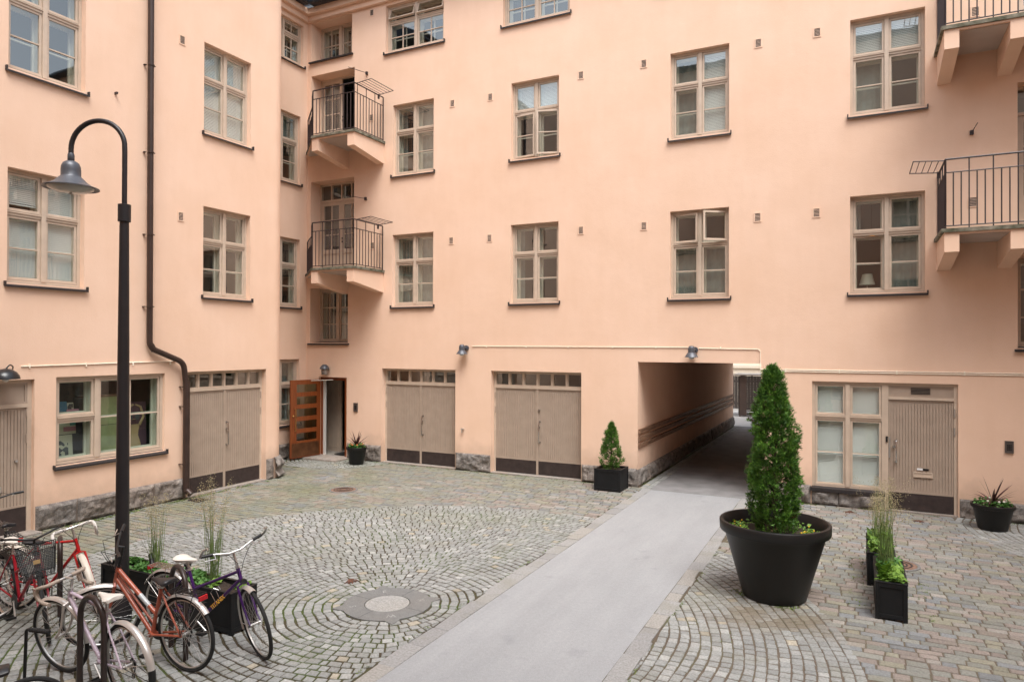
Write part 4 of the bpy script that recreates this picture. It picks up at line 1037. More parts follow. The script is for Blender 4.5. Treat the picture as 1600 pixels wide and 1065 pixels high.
b = B(); b.tube([FL(6.6, .10, 1.22), FL(6.6, .06, 1.22)], .02, 10); build('lock', b, CHROME, ld)
b = B()
for z in (1.5, 1.95): b.tube([FL(6.76, .085, z), FL(6.76, .085, z+.15)], .012, 8)
build('hinge', b, DOORP, ld)
b = B(); b.box((5.2, -.22, -.03), (6.86, .17, .03), FL); build('threshold', b, STEP, left, bevel=.008)
for y, z in ((9.64, 9.42), (9.63, 5.79)): vent(left, FL, y, z)
b = B(); b.box((8.20, -.07, 7.83), (8.23, .003, 7.87), FL); build('bracket', b, RAIL, left)
b = B(); b.tube([FL(6.62, -.012, 2.79), FL(9.52, -.012, 2.83)], .010, 6)
for u in (6.75, 7.7, 8.6, 9.4): b.box((u-.01, -.024, 2.76), (u+.01, .003, 2.83), FL)
build('conduit', b, CREAM, left)
# downpipe
def bend(pts, n=6, rad=.14):
    out = [Vector(pts[0])]
    for i in range(1, len(pts)-1):
        a, p, c = Vector(pts[i-1]), Vector(pts[i]), Vector(pts[i+1])
        s0 = p+(a-p).normalized()*rad; s1 = p+(c-p).normalized()*rad
        for k in range(n+1):
            t = k/n; out.append((1-t)**2*s0+2*t*(1-t)*p+t*t*s1)
    out.append(Vector(pts[-1])); return out
px = XL+.10
b = B(); b.tube(bend([(px, 8.86, 12.7), (px, 8.88, 3.10), (px+.03, 9.62, 2.80), (px+.02, 9.70, 2.2)]), .056, 14)
b.tube([(px+.02, 9.70, 2.42), (px+.02, 9.70, .16)], .066, 14); b.tube([(px+.02, 9.70, .20), (px+.12, 9.74, .10)], .062, 14)
for k in range(6):
    t = k/5; b.tube([(px, 8.88+.02+.016*k, 3.16-.022*k), (px, 8.885+.02+.016*k, 3.15-.022*k)], .061, 14)
dp = build('downpipe', b, PIPE, left, smooth=True)
for y, z, r_ in ((8.87, 10.9, .062), (8.87, 8.6, .062), (8.87, 6.9, .062), (8.875, 5.3, .062), (8.875, 3.9, .062), (9.70, 2.3, .073), (9.70, 1.9, .073), (9.70, .72, .073)):
    b = B(); b.tube([(px+.01, y, z-.012), (px+.01, y, z+.012)], r_, 14); b.box((XL, y-.09, z-.008), (XL+.05, y-.05, z+.008)); b.box((XL+.03, y+.05, z-.008), (px+.02, y+.09, z+.008)); build('pipe_clamp', b, PIPE, dp)
# eaves of the left wing
b = B(); b.box((XS, YE, 12.47), (XS+.10, D-.1, 12.62)); b.box((XS-.1, YE, 12.62), (XS+.22, D-.22, 12.78)); b.box((XL, -3, 12.47), (XL+.10, YE, 12.62)); b.box((XL-.1, -3, 12.62), (XL+.22, YE, 12.78)); build('cornice', b, PLASTER, left)
b = B(); b.tube([(XS+.42, YE, 12.845), (XS+.42, D-.42, 12.845)], .07, 10); b.box((XS-.3, YE, 12.788), (XS+.36, D-.37, 12.862)); b.tube([(XL+.42, -3, 12.845), (XL+.42, YE+.3, 12.845)], .07, 10); build('gutter', b, GUTTER, left)
b = B(); b.add([(XL+.3, -3, 12.88), (XL+.3, YE+.3, 12.88), (XS-.5, YE+.3, 14.2), (XS-.5, -3, 14.2), (XL+.3, -3, 12.8), (XL+.3, YE+.3, 12.8), (XS-.5, YE+.3, 12.8), (XS-.5, -3, 12.8)], [(0,1,2,3),(4,7,6,5),(0,4,5,1),(1,5,6,2),(2,6,7,3),(3,7,4,0)]); build('roof', b, GUTTER, left)

# wings on the camera's side of the yard: they close the yard and show in the window panes
def far_wing(label, F, u0, u1, cols, top, loc):
    o = thing('apartment_building', loc, label, 'building')
    rws = [(.9, 2.5), (4.2, 6.1), (7.7, 9.6), (11.1, 13.0)]
    hh = [(c-.64, c+.64, e, g_) for c in cols for e, g_ in rws if g_ < top]
    b = B(); wall_holes(b, F, u0, u1, 0, top, hh, .15); build('wall', b, PLASTER, o, recalc=False)
    for h in hh:
        fr = B(); ring(fr, F, *h, .06, .12, .18); fr.box(((h[0]+h[1])/2-.04, .12, h[2]), ((h[0]+h[1])/2+.04, .18, h[3]), F); fr.box((h[0], .118, h[2]+1.1), (h[1], .182, h[2]+1.18), F)
        w_ = build('window', fr, FRAME, o)
        q = B(); q.quad((h[0], .15, h[2]), (h[1], .15, h[2]), (h[1], .15, h[3]), (h[0], .15, h[3]), F); build('pane', q, GLASS, w_, recalc=False)
        q = B(); q.box((h[0]-.05, -.06, h[2]-.06), (h[1]+.05, .11, h[2]-.01), F); build('sill', q, SILL, w_)
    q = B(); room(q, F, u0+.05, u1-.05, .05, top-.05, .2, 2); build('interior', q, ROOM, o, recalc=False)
    q = B(); q.box((u0, -.4, top), (u1, 2.2, top+.15), F); build('roof', q, GUTTER, o)
    return o
far_wing('peach rendered wing behind the viewer, closing the yard opposite the garages', lambda u, d, z: (u, -3-d, z), XL, 7.0, (-10.5, -7.5, -4, -1, 2, 5), 16.5, (-3, -3, 0))
far_wing('peach rendered wing to the right of the yard, opposite the shop window', lambda u, d, z: (7.0+d, u, z), -3, D, (-.5, 3, 6.5, 10), 10.6, (7, 6, 0))

# beyond the passage: fence of dark boards, pale house wall above it, slatted bin shelter
o = thing('board_fence', (-5, 36.0, 0), 'dark board fence seen through the far end of the passage', 'fence')
b = B()
for i in range(70): b.box((-11+i*.15, 36.0, .08), (-10.86+i*.15, 36.03, 1.72))
build('boards', b, SLATW, o)
b = B()
for i in range(6): b.box((-11+i*2.1, 36.04, 0), (-10.9+i*2.1, 36.14, 1.78))
b.box((-11, 36.03, .3), (0, 36.05, .4)); b.box((-11, 36.03, 1.4), (0, 36.05, 1.5)); build('frame', b, SLATW, o)
o = thing('neighbour_building', (-5, 38, 0), 'cream rendered house wall above the dark fence beyond the passage', 'building')
b = B(); b.box((-14, 38, 0), (8, 39, 5.2)); build('wall', b, CREAM, o)
b = B(); b.box((-14, 37.93, 2.05), (8, 37.995, 2.2)); build('string_course', b, CREAM, o)
b = B(); b.box((-14.3, 37.6, 5.2), (8.3, 39.2, 5.35)); build('roof', b, GUTTER, o)
o = thing('bin_shelter', (-3.4, 33.4, 0), 'brown shelter of horizontal slats standing beyond the passage', 'shelter')
sx0, sx1, sy0, sy1 = -4.80, -2.2, 32.7, 34.2
b = B()
for i in range(24):
    z = .1+i*.073
    b.box((sx0+.02, sy0, z), (sx1, sy0+.02, z+.05)); b.box((sx0, sy0+.03, z), (sx0+.02, sy1, z+.05))
build('slats', b, SLATW, o)
b = B(); b.box((sx0+.06, sy0-.015, .05), (sx0+.36, sy0-.001, 1.86)); build('corner_board', b, mat('brown_board', (.095, .07, .06), .7), o)
for x in (sx0+.03, sx1-.08):
    for y_ in (sy0+.025, sy1-.1):
        b = B(); b.box((x, y_, 0), (x+.06, y_+.06, 1.85)); build('post', b, bpy.data.materials['brown_board'], o)
b = B(); b.box((sx0-.2, sy0-.12, 1.87), (sx1+.1, sy1+.1, 1.93)); build('roof', b, mat('pale_sheet', (.32, .30, .28), .6), o)
#@@OBJECTS
# ------------------------------------------------------------------ lamps
def local_mat(name, col, *a, **k):
    return bpy.data.materials.get(name) or mat(name, col, *a, **k)
FROST = local_mat('frosted_glass', (.62, .62, .60), .3, spec=.6)
lx, ly = -7.52, 5.10
lp = thing('street_lamp', (lx, ly, 0), 'tall dark yard lamp with a swan neck and bell shade, standing among the bicycles', 'street lamp')
b = B(); b.lathe((lx, ly, 0), [(.104, 0), (.104, .26), (.098, .275), (.080, .28)], 32, capb=True); build('base_sleeve', b, POST, lp, smooth=True)
b = B(); b.lathe((lx, ly, 0), [(.076, .275), (.070, 1.5), (.060, 3.2), (.049, 4.58)], 32, capt=True); build('pole', b, POST, lp, smooth=True)
b = B(); b.lathe((lx, ly, 0), [(.05, 4.56), (.068, 4.565), (.068, 4.76), (.05, 4.765), (.03, 4.765)], 32); build('coupling', b, POST, lp, smooth=True)
ax, ay = -.94, -.342; sp = .67
arc = [(lx, ly, 4.7), (lx, ly, 5.0), (lx, ly, 5.35)]
for i in range(1, 25):
    t = PI*i/24; arc.append((lx+ax*sp*(1-math.cos(t))/2, ly+ay*sp*(1-math.cos(t))/2, 5.42+.315*math.sin(t)))
hx, hy = lx+ax*sp, ly+ay*sp; arc += [(hx, hy, 5.33)]
b = B(); b.tube(arc, .028, 12); build('swan_neck', b, POST, lp, smooth=True)
b = B(); b.lathe((hx, hy, 0), [(.03, 5.37), (.036, 5.35), (.036, 5.29), (.028, 5.28)], 20)
b.lathe((hx, hy, 0), [(.02, 5.285), (.05, 5.278), (.082, 5.255), (.099, 5.215), (.103, 5.17), (.103, 5.105), (.112, 5.092), (.138, 5.068), (.175, 5.03), (.23, 4.995), (.275, 4.976), (.292, 4.970), (.292, 4.963), (.28, 4.968), (.225, 4.988), (.14, 5.04), (.10, 5.07)], 40)
build('lamp_shade', b, GREYM, lp, smooth=True)
b = B(); b.lathe((hx, hy, 0), [(.24, 4.975), (.23, 4.955), (.18, 4.93), (.10, 4.912), (.015, 4.907), (.012, 4.89), (.001, 4.888)], 36); build('diffuser', b, local_mat('clear_lens', (.42, .41, .38), .15), lp, smooth=True)

def cone_lamp(x, z, label):
    o = thing('wall_lamp', (x, D-.16, z), label, 'wall lamp', 'dark cone wall lamps on the back wall')
    y = D-.17
    b = B(); b.lathe((x, y, z), [(.02, .125), (.05, .118), (.068, .095), (.074, .06), (.074, -.02), (.086, -.03), (.145, -.115), (.143, -.12), (.08, -.035)], 28); build('lamp_shade', b, GREYM, o, smooth=True)
    b = B(); b.lathe((x, y, z), [(.075, -.04), (.072, -.11), (.055, -.15), (.02, -.165), (.001, -.167)], 20); build('diffuser', b, FROST, o, smooth=True)
    b = B(); b.tube([(x+.02, y, z+.04), (x+.05, D-.05, z+.04)], .03, 12); b.tube([(x+.05, D-.06, z+.04), (x+.05, D-.001, z+.04)], .062, 20); build('wall_arm', b, GREYM, o, smooth=True)
cone_lamp(-8.92, 3.07, 'small dark cone lamp on the wall between the two garage doors of the back wall')
cone_lamp(-3.18, 3.05, 'small dark cone lamp on the wall above the drive passage')
o = thing('wall_lamp', (-13.43, D-.14, 2.45), 'dark domed wall lamp marked C above the open entry door', 'wall lamp')
b = B(); b.lathe((-13.43, D-.14, 2.50), [(.001, .125), (.06, .115), (.10, .08), (.128, .03), (.136, 0), (.13, -.005)], 28); build('lamp_shade', b, GREYM, o, smooth=True)
b = B(); b.lathe((-13.43, D-.14, 2.49), [(.09, 0), (.085, -.14), (.078, -.155), (.001, -.157)], 24); build('diffuser', b, local_mat('smoky_glass', (.26, .22, .19), .25), o, smooth=True)
b = B(); b.tube([(-13.43, D-.1, 2.50), (-13.43, D-.001, 2.50)], .04, 16); build('wall_arm', b, GREYM, o, smooth=True)
mt = Matrix.Translation((-13.405, D-.232, 2.415)) @ Matrix.Rotation(R(12), 4, 'Z') @ Matrix.Rotation(PI/2, 4, 'X')
text_mesh('letter', 'C', .15, BLACK, o, mt, .003)
o = thing('wall_lamp', (XL+.2, 6.30, 2.66), 'black dome wall lamp on a curved arm above the boarded side door', 'wall lamp')
b = B(); b.lathe((XL+.22, 6.28, 2.60), [(.012, .17), (.08, .155), (.15, .11), (.19, .05), (.20, 0), (.195, 0), (.14, .1), (.01, .16)], 32); build('lamp_shade', b, local_mat('gloss_black', (.012, .013, .016), .3), o, smooth=True)
b = B(); b.tube(bend([(XL, 6.5, 2.75), (XL+.12, 6.44, 2.80), (XL+.22, 6.34, 2.83), (XL+.22, 6.28, 2.76)], rad=.04), .011, 8); build('wall_arm', b, BLACK, o, smooth=True)
b = B(); b.ball((XL+.22, 6.28, 2.60), .05); build('bulb', b, FROST, o, smooth=True)
# lit ceiling lamp, table lamp seen behind the open casement of the right window
o = thing('ceiling_lamp', (.32, 16.6, 5.95), 'small amber glass lamp glowing inside the right window above the shop front', 'ceiling lamp')
m_, nt_, b_ = nodes_mat('amber_glow'); b_.inputs['Emission Color'].default_value = (1, .36, .05, 1); b_.inputs['Emission Strength'].default_value = 1.3; b_.inputs['Base Color'].default_value = (.7, .4, .1, 1)
b = B(); b.ball((.29, 16.4, 5.47), .075, sz=.65); build('globe', b, m_, o, smooth=True)
b = B(); b.tube([(.29, 16.4, 5.52), (.29, 16.4, 6.49)], .008, 6); build('cord', b, BLACK, o)
o = thing('table_lamp', (.22, 15.8, 4.15), 'cream table lamp standing inside the open right window', 'table lamp')
b = B(); b.lathe((.20, 15.78, 4.42), [(.15, 0), (.09, .22)], 24); build('lamp_shade', b, local_mat('lamp_cloth', (.6, .58, .47), .8), o, smooth=True, recalc=False)
b = B(); b.lathe((.20, 15.78, 4.0), [(.07, 0), (.065, .02), (.012, .04), (.012, .5)], 16, capb=True); build('stand', b, FRAMEL, o, smooth=True)

# ------------------------------------------------------------------ shop window display
def panel(name, y0, y1, z0, z1, x, m, label, cat, lean=.03, parts=()):
    F = lambda u, d, z: (x-d-lean*(z-z0)/(z1-z0), u, z)
    o = thing(name, (x, (y0+y1)/2, z0), label, cat)
    b = B(); b.box((y0, 0, z0), (y1, .006, z1), F); build('board', b, m, o)
    for nm, geo_, mm in parts:
        q = B(); geo_(q, F); build(nm, q, mm, o)
    return o
xw = XL-.42
pap = local_mat('paper', (.60, .58, .44), .8); ink = local_mat('ink', (.06, .07, .075), .8); pinkp = local_mat('pink_paper', (.50, .22, .27), .8); teal = local_mat('teal_paper', (.12, .32, .30), .8)
def blots(y0, y1, z0, z1, n, s, thr=.05, seed=1):
    def f(q, F):
        for i in range(n):
            for j in range(n):
                u = y0+(y1-y0)*(i+.5)/n; z = z0+(z1-z0)*(j+.5)/n
                if noise.noise(Vector((u*14, z*14, seed))) > thr-.15*math.sin(j*3/n): q.box((u-s, -.004, z-s), (u+s, -.001, z+s), F)
    return f
panel('poster', 7.26, 7.72, 1.12, 1.52, xw+.03, pap, 'cream print of dark brushwork, lowest on the left in the shop window', 'poster', parts=(('print', blots(7.30, 7.64, 1.16, 1.42, 22, .0075), ink),))
def letters(q, F):
    for k, (w_, h_) in enumerate(((.022, .03), (.016, .03), (.024, .03), (.02, .03), (.022, .03), (.022, .03))):
        u = 7.53+k*.029; ring(q, F, u, u+w_, 1.735, 1.735+h_, .008, -.004, -.001)
panel('poster', 7.46, 7.80, 1.53, 1.93, xw-.02, pap, 'cream and pink paper poster with a short dark line of lettering in the shop window', 'poster',
      parts=(('lettering', letters, ink), ('pink_band', lambda q, F: q.box((7.58, -.003, 1.58), (7.80, -.001, 1.66), F), pinkp), ('teal_corner', lambda q, F: q.box((7.70, -.005, 1.68), (7.80, -.001, 1.86), F), teal)))
panel('card', 7.60, 7.82, 1.80, 1.98, xw+.06, pinkp, 'dusty pink card above the lettered poster in the shop window', 'card')
panel('card', 7.26, 7.44, 1.45, 1.80, xw-.05, local_mat('brown_card', (.16, .11, .09), .8), 'brown card with red marks, left in the shop window', 'card', parts=(('print', blots(7.28, 7.42, 1.64, 1.77, 9, .006, 0, 5), pinkp),))
panel('card', 7.48, 7.66, 1.94, 2.12, xw-.04, local_mat('blue_card', (.07, .20, .30), .8), 'blue card behind the upper left pane of the shop window', 'card')
panel('card', 7.67, 7.79, 1.93, 2.09, xw-.06, pap, 'black and white card beside the blue card in the shop window', 'card', parts=(('print', blots(7.68, 7.78, 1.95, 2.07, 9, .006, 0, 9), ink),))
panel('cabinet', 7.95, 8.62, 1.08, 2.16, xw-.05, local_mat('green_panel', (.33, .36, .17), .8, var=.2, vscale=4), 'pale green cupboard standing in the middle of the shop window', 'cupboard', 0,
      parts=(('seam', lambda q, F: (q.box((7.95, -.004, 1.62), (8.62, -.001, 1.628), F), q.box((8.1, -.004, 1.08), (8.106, -.001, 1.62), F)), SLATW), ('top', lambda q, F: q.box((7.94, -.03, 2.16), (8.63, .2, 2.20), F), RAILW)))
panel('card', 8.06, 8.26, 2.21, 2.42, xw-.08, local_mat('red_green_card', (.25, .12, .09), .8), 'small red and grey print standing on the green cupboard', 'card', parts=(('print', blots(8.1, 8.24, 2.22, 2.34, 9, .006, 0, 3), pap),))
def figure(q, F):
    pr = [(.0, .16), (.08, .15), (.16, .12), (.24, .085), (.32, .095), (.40, .12), (.46, .14)]
    for i in range(len(pr)-1):
        (h0, w0), (h1, w1) = pr[i], pr[i+1]
        q.quad((8.95-w0, -.003, 1.12+h0), (8.95+w0*.8, -.003, 1.12+h0), (8.95+w1*.8, -.003, 1.12+h1), (8.95-w1, -.003, 1.12+h1), F)
    for s_ in (-1, 1): q.tube([F(8.95+s_*.10, -.004, 1.56), F(8.95+s_*.19, -.004, 1.72), F(8.95+s_*.13, -.004, 1.92), F(8.95+s_*.02, -.004, 1.97)], [.028, .026, .022, .018], 8)
    q.lathe(F(8.93, -.002, 1.68), [(.001, -.005), (.05, 0), (.001, .005)], 8)
def hair(q, F):
    for u in (8.86, 9.01): q.add([F(u+.05*math.cos(t*PI/6), -.0025, 1.74+.085*math.sin(t*PI/6)) for t in range(12)], [tuple(range(12))])
panel('poster', 8.70, 9.20, 1.10, 2.02, xw, local_mat('plum_paper', (.085, .04, .055), .8), 'plum poster with an ochre figure holding both arms up, right in the shop window', 'poster', parts=(('figure', figure, local_mat('ochre_paint', (.42, .29, .15), .8)), ('hair', hair, ink)))
b = B(); b.box((7.25, -.001, 1.02), (9.25, .25, 1.07), lambda u, d, z: (XL-.38-d, u, z)); build('display_shelf', b, FRAMEL, left)

# ------------------------------------------------------------------ plants
def leaf_blade(b, p0, dirv, L, w_, curve=.3, seg=4):
    """narrow bent blade of grass or cordyline"""
    d = Vector(dirv).normalized(); side = d.cross(Vector((0,0,1)))
    if side.length < .1: side = Vector((rnd.uniform(-1,1), rnd.uniform(-1,1), 0))
    side.normalize(); P = Vector(p0); vs = []
    for i in range(seg+1):
        t = i/seg; ww = w_*(1-t**2)*(.6+.8*min(1, t*3)) if i < seg else .0008
        vs += [P-side*ww/2, P+side*ww/2]; d = (d+Vector((0,0,-curve/seg))).normalized(); P = P+d*L/seg
    b.add(vs, [(2*i, 2*i+1, 2*i+3, 2*i+2) for i in range(seg)])
    return P, d
def leaflet(b, p, n, size, asp=.6):
    """a small folded leaf"""
    n = Vector(n).normalized(); a = n.orthogonal().normalized(); a = Quaternion(n, rnd.uniform(0, 2*PI)) @ a; c = n.cross(a)
    p = Vector(p); m = size*asp/2
    b.add([p, p+a*size*.45+c*m+n*size*.1, p+a*size, p+a*size*.45-c*m+n*size*.1, p+a*size*.5], [(0,1,4),(1,2,4),(2,3,4),(3,0,4)])
def thuja(parent, c, z0, h, r, n, seed, lean=(0, 0), spray=.07):
    r_ = random.Random(seed); b = B(); tw = B()
    def prof(t):      # radius along the height: full below, cut-in waist, tapering bumpy tip
        ks = ((0, .84), (.12, .98), (.3, 1.0), (.55, .88), (.72, .70), (.86, .50), (.95, .36), (1, .14)) if h > 1.5 else ((0, .8), (.15, 1.0), (.4, .95), (.65, .70), (.85, .42), (1, .10))
        for (t0, v0), (t1, v1) in zip(ks, ks[1:]):
            if t <= t1: return v0+(v1-v0)*(t-t0)/(t1-t0)
        return .1
    clumps = []
    for k in range(int(n/26)):
        t = 1-(1-r_.random()**.85); a = r_.uniform(0, 2*PI); R0 = r*prof(t)
        bump = 1+.27*noise.noise(Vector((math.cos(a)*1.6, math.sin(a)*1.6, t*h*3.0+seed)))*1.6
        clumps.append((t, a, R0*bump*(r_.uniform(.45, .8) if r_.random() < .28 else r_.uniform(.80, 1.06))))
    for t, a, R0 in clumps:
        cz = z0+.02+t*(h-.05); cx = c[0]+lean[0]*t+R0*math.cos(a); cy = c[1]+lean[1]*t+R0*math.sin(a)
        out = Vector((math.cos(a), math.sin(a), .75+.5*t)).normalized()
        cs = spray*r_.uniform(.8, 1.35)*(.75 if t > .85 else 1)
        brown = r_.random() < .025
        for j in range(26):
            d = (out+Vector((r_.gauss(0,.55), r_.gauss(0,.55), r_.gauss(0,.45)))).normalized()
            p = Vector((cx, cy, cz))+Vector((r_.gauss(0,.35), r_.gauss(0,.35), r_.gauss(0,.55)))*cs*.8 - out*cs*.5*r_.random()
            s_ = d.cross(Vector((r_.gauss(0,1), r_.gauss(0,1), r_.gauss(0,1)))).normalized(); L = cs*r_.uniform(.45, .9)
            tg = tw if brown and j % 2 else b
            # a flat scaly spray: stem leaf and two side fingers
            o_ = len(tg.v); q = d.cross(s_)*L*.05
            tg.add([p, p+d*L*.35+s_*L*.13+q, p+d*L, p+d*L*.35-s_*L*.13+q], [(0,1,2,3)])
            for sg in (1, -1):
                e = (d*.75+s_*sg*.65).normalized(); p2 = p+d*L*.2
                tg.add([p2, p2+e*L*.4+d*L*.08, p2+e*L*.72, p2+e*L*.35-d*L*.06], [(0,1,2,3)])
    build('foliage', b, THUJA, parent, recalc=False)
    if tw.v: build('dead_sprays', tw, THBROWN, parent, recalc=False)
    q = B(); q.tube([(c[0], c[1], z0-.03), (c[0]+lean[0]*.5, c[1]+lean[1]*.5, z0+h*.5), (c[0]+lean[0]*.9, c[1]+lean[1]*.9, z0+h*.93)], [.045*r/.36, .03*r/.36, .006], 8)
    for k in range(int(90*h)):
        t = r_.random()**.9; a = r_.uniform(0, 2*PI); R0 = r*prof(t)*.85; z = z0+t*h*.92
        q.tube([(c[0]+lean[0]*t, c[1]+lean[1]*t, z), (c[0]+lean[0]*t+R0*math.cos(a), c[1]+lean[1]*t+R0*math.sin(a), z+R0*.55)], [.006, .002], 4, cap=False)
    build('trunk', q, BARK, parent)
def foliage_mat(parent, name, pts, m, size, n_up=.8, seed=1):
    b = B(); r_ = random.Random(seed)
    for p in pts: leaflet(b, p, (r_.gauss(0,.5), r_.gauss(0,.5), n_up), size*r_.uniform(.6, 1.3), .75)
    return tag(build(name, b, m, parent, recalc=False), kind='stuff')

# the big round pot with its columnar thuja
PX, PY = -.93, 9.35
bp = thing('potted_thuja', (PX, PY, 0), 'tall columnar thuja in a huge round black tub beside the asphalt drive', 'potted tree')
b = B(); b.lathe((PX, PY, 0), [(.365, 0), (.38, .01), (.386, .03), (.505, .45), (.605, .80), (.622, .82), (.655, .825), (.665, .84), (.668, .94), (.660, .952), (.628, .955), (.618, .945), (.60, .80), (.57, .70)], 80, capb=True)
build('tub', b, POTM, bp, smooth=True)
b = B(); n = 40
for i in range(n+1):
    pass
b.lathe((PX, PY, 0), [(.598, .775), (.45, .80), (.25, .815), (.001, .82)], 40); build('soil', b, SOIL, bp, smooth=True)
thuja(bp, (PX+.02, PY), .80, 2.12, .298, 25000, 5, lean=(-.05, .0), spray=.066)
r_ = random.Random(3); pts = []; fl = B()
for k in range(520):
    a = r_.choice((r_.gauss(3.5, .28), r_.gauss(-.35, .3), r_.uniform(0, 2*PI))); rr = r_.uniform(.36, .56)
    if r_.random() < .3: rr *= .95
    if 3.9 < a < 5.4: continue
    p = (PX+rr*math.cos(a), PY+rr*math.sin(a), .81+r_.uniform(0, .06)*(1 if rr < .52 else .4)); pts.append(p)
    if r_.random() < .06: fl.ball((p[0], p[1], p[2]+.02), .010, seg=6)
foliage_mat(bp, 'underplanting', pts, GREEN1, .05, seed=4); build('flowers', fl, FLOWER, bp)
# cube planter with the small thuja
QX, QY = -4.86, 14.71
cp = thing('potted_thuja', (QX, QY, 0), 'small young thuja in a square black planter left of the passage mouth', 'potted tree')
def box_planter(parent, x0, y0, x1, y1, h, rim=.035, panel=True):
    b = B(); e = .012 if panel else 0
    b.box((x0+e, y0+e, .03), (x1-e, y0+.03, h-.01)); b.box((x0+e, y1-.03, .03), (x1-e, y1-e, h-.01)); b.box((x0+e, y0+.03, .03), (x0+.03, y1-.03, h-.01)); b.box((x1-.03, y0+.03, .03), (x1-e, y1-.03, h-.01)); b.box((x0+.03, y0+.03, .03), (x1-.03, y1-.03, .05))
    build('box', b, PLANTER, parent)
    b = B(); t = .045
    b.box((x0-.004, y0-.004, h-.012), (x1+.004, y0+rim, h)); b.box((x0-.004, y1-rim, h-.012), (x1+.004, y1+.004, h)); b.box((x0-.004, y0+rim, h-.012), (x0+rim, y1-rim, h)); b.box((x1-rim, y0+rim, h-.012), (x1+.004, y1-rim, h))
    for (a, c) in ((x0, y0), (x1-t, y0), (x0, y1-t), (x1-t, y1-t)): b.box((a, c, 0), (a+t, c+t, h-.012))
    for z0_, z1_ in ((.02, .07), (h-.06, h-.013)):
        b.box((x0+t, y0, z0_), (x1-t, y0+.011, z1_)); b.box((x0+t, y1-.011, z0_), (x1-t, y1, z1_)); b.box((x0, y0+t, z0_), (x0+.011, y1-t, z1_)); b.box((x1-.011, y0+t, z0_), (x1, y1-t, z1_))
    build('frame', b, PLANTER, parent, bevel=.003)
    b = B(); nx, ny = max(3, int((x1-x0)/.08)), max(3, int((y1-y0)/.08)); vs = []
    for i in range(nx+1):
        for j in range(ny+1): vs.append((x0+.03+(x1-x0-.06)*i/nx, y0+.03+(y1-y0-.06)*j/ny, h-.06+rnd.uniform(0, .022)))
    b.add(vs, [(i*(ny+1)+j, (i+1)*(ny+1)+j, (i+1)*(ny+1)+j+1, i*(ny+1)+j+1) for i in range(nx) for j in range(ny)]); build('soil', b, SOIL, parent, recalc=False)
box_planter(cp, QX-.30, QY-.30, QX+.30, QY+.30, .48)
thuja(cp, (QX, QY), .44, 1.06, .235, 9500, 15, spray=.050)
# round pots with cordyline
def cordyline_pot(x, y, label, r0, h, sc_, seed, white=False):
    o = thing('potted_plant', (x, y, 0), label, 'potted plant', None)
    b = B(); b.lathe((x, y, 0), [(r0*.66, 0), (r0*.68, .01), (r0*.93, h-.07), (r0*.94, h-.065), (r0*1.0, h-.06), (r0*1.02, h-.005), (r0, h), (r0*.93, h), (r0*.9, h-.05)], 40, capb=True); build('pot', b, POTM, o, smooth=True)
    b = B(); b.lathe((x, y, 0), [(r0*.91, h-.045), (.001, h-.02)], 24); build('soil', b, SOIL, o)
    r_ = random.Random(seed); b = B()
    for k in range(26):
        a = r_.uniform(0, 2*PI); el = r_.uniform(.25, 1.35)
        leaf_blade(b, (x, y, h+.02), (math.cos(a)*math.cos(el), math.sin(a)*math.cos(el), math.sin(el)), sc_*r_.uniform(.8, 1.15), .034, .35*math.cos(el)+.1, 5)
    build('cordyline', b, CORDY, o, recalc=False)
    pts = [(x+r0*.85*math.sqrt(r_.random())*math.cos(q), y+r0*.85*math.sqrt(r_.random())*math.sin(q), h+r_.uniform(-.02, .07)) for q in [r_.uniform(0, 2*PI) for _ in range(300)]]
    foliage_mat(o, 'underplanting', pts, GREEN2, .05, seed=seed)
    fl = B()
    for k in range(9): a = r_.uniform(0, 2*PI); fl.ball((x+r0*.6*math.cos(a), y+r0*.6*math.sin(a), h+.07), .018, seg=6)
    build('flowers', fl, WHITEF if white else local_mat('orange_flower', (.6, .2, .05), .6), o)
    return o
cordyline_pot(-11.93, 14.66, 'black round pot with a purple spiky plant beside the open entry door', .27, .46, .42, 31)
cordyline_pot(2.13, 14.52, 'black round pot with a purple spiky plant beside the boarded shop door', .325, .44, .46, 32, True)
# long black planter boxes
def tall_grass(parent, x, y, z, n, H_, seed, spread=.05, seeds=True, name='ornamental_grass'):
    r_ = random.Random(seed); b = B(); s_ = B()
    for k in range(n):
        a = r_.uniform(0, 2*PI); l_ = abs(r_.gauss(0, .16)); hh = H_*r_.uniform(.4, 1.0)
        p0 = (x+r_.gauss(0, spread*.5), y+r_.gauss(0, spread*.5), z)
        P, d = leaf_blade(b, p0, (math.cos(a)*l_, math.sin(a)*l_, 1), hh, .0065, .12+.35*(hh < H_*.7), 7)
        if seeds and hh > H_*.62:
            for j in range(46):
                t = r_.random(); q = P-d*(t*1.1-.1)*H_*.24
                q = q+Vector((r_.gauss(0,1), r_.gauss(0,1), r_.gauss(0,.5)))*.026*(.35+1.2*math.sin(t*3))
                leaflet(s_, q, (r_.gauss(0,1), r_.gauss(0,1), r_.gauss(0,1)), .018, .4)
    build(name, b, GRASSB, parent, recalc=False)
    if s_.v: tag(build('seed_heads', s_, SEED, parent, recalc=False), kind='stuff')
def ground_leaves(parent, x0, y0, x1, y1, z, n, m, size, seed, dens=None, hgt=.1, name='ground_cover'):
    r_ = random.Random(seed); pts = []
    for k in range(n):
        x, y = r_.uniform(x0, x1), r_.uniform(y0, y1)
        if noise.noise(Vector((x*3.2, y*3.2, seed))) < (dens if dens is not None else -.15): continue
        pts.append((x, y, z+r_.uniform(0, hgt)*(.6+.8*noise.noise(Vector((x*6, y*6, 1))))))
    foliage_mat(parent, name, pts, m, size, seed=seed)
GP = 'long black planter boxes'
a1 = thing('planter_box', (-6.66, 5.54, 0), 'long black planter box with tall grass behind the purple bicycle', 'planter', GP)
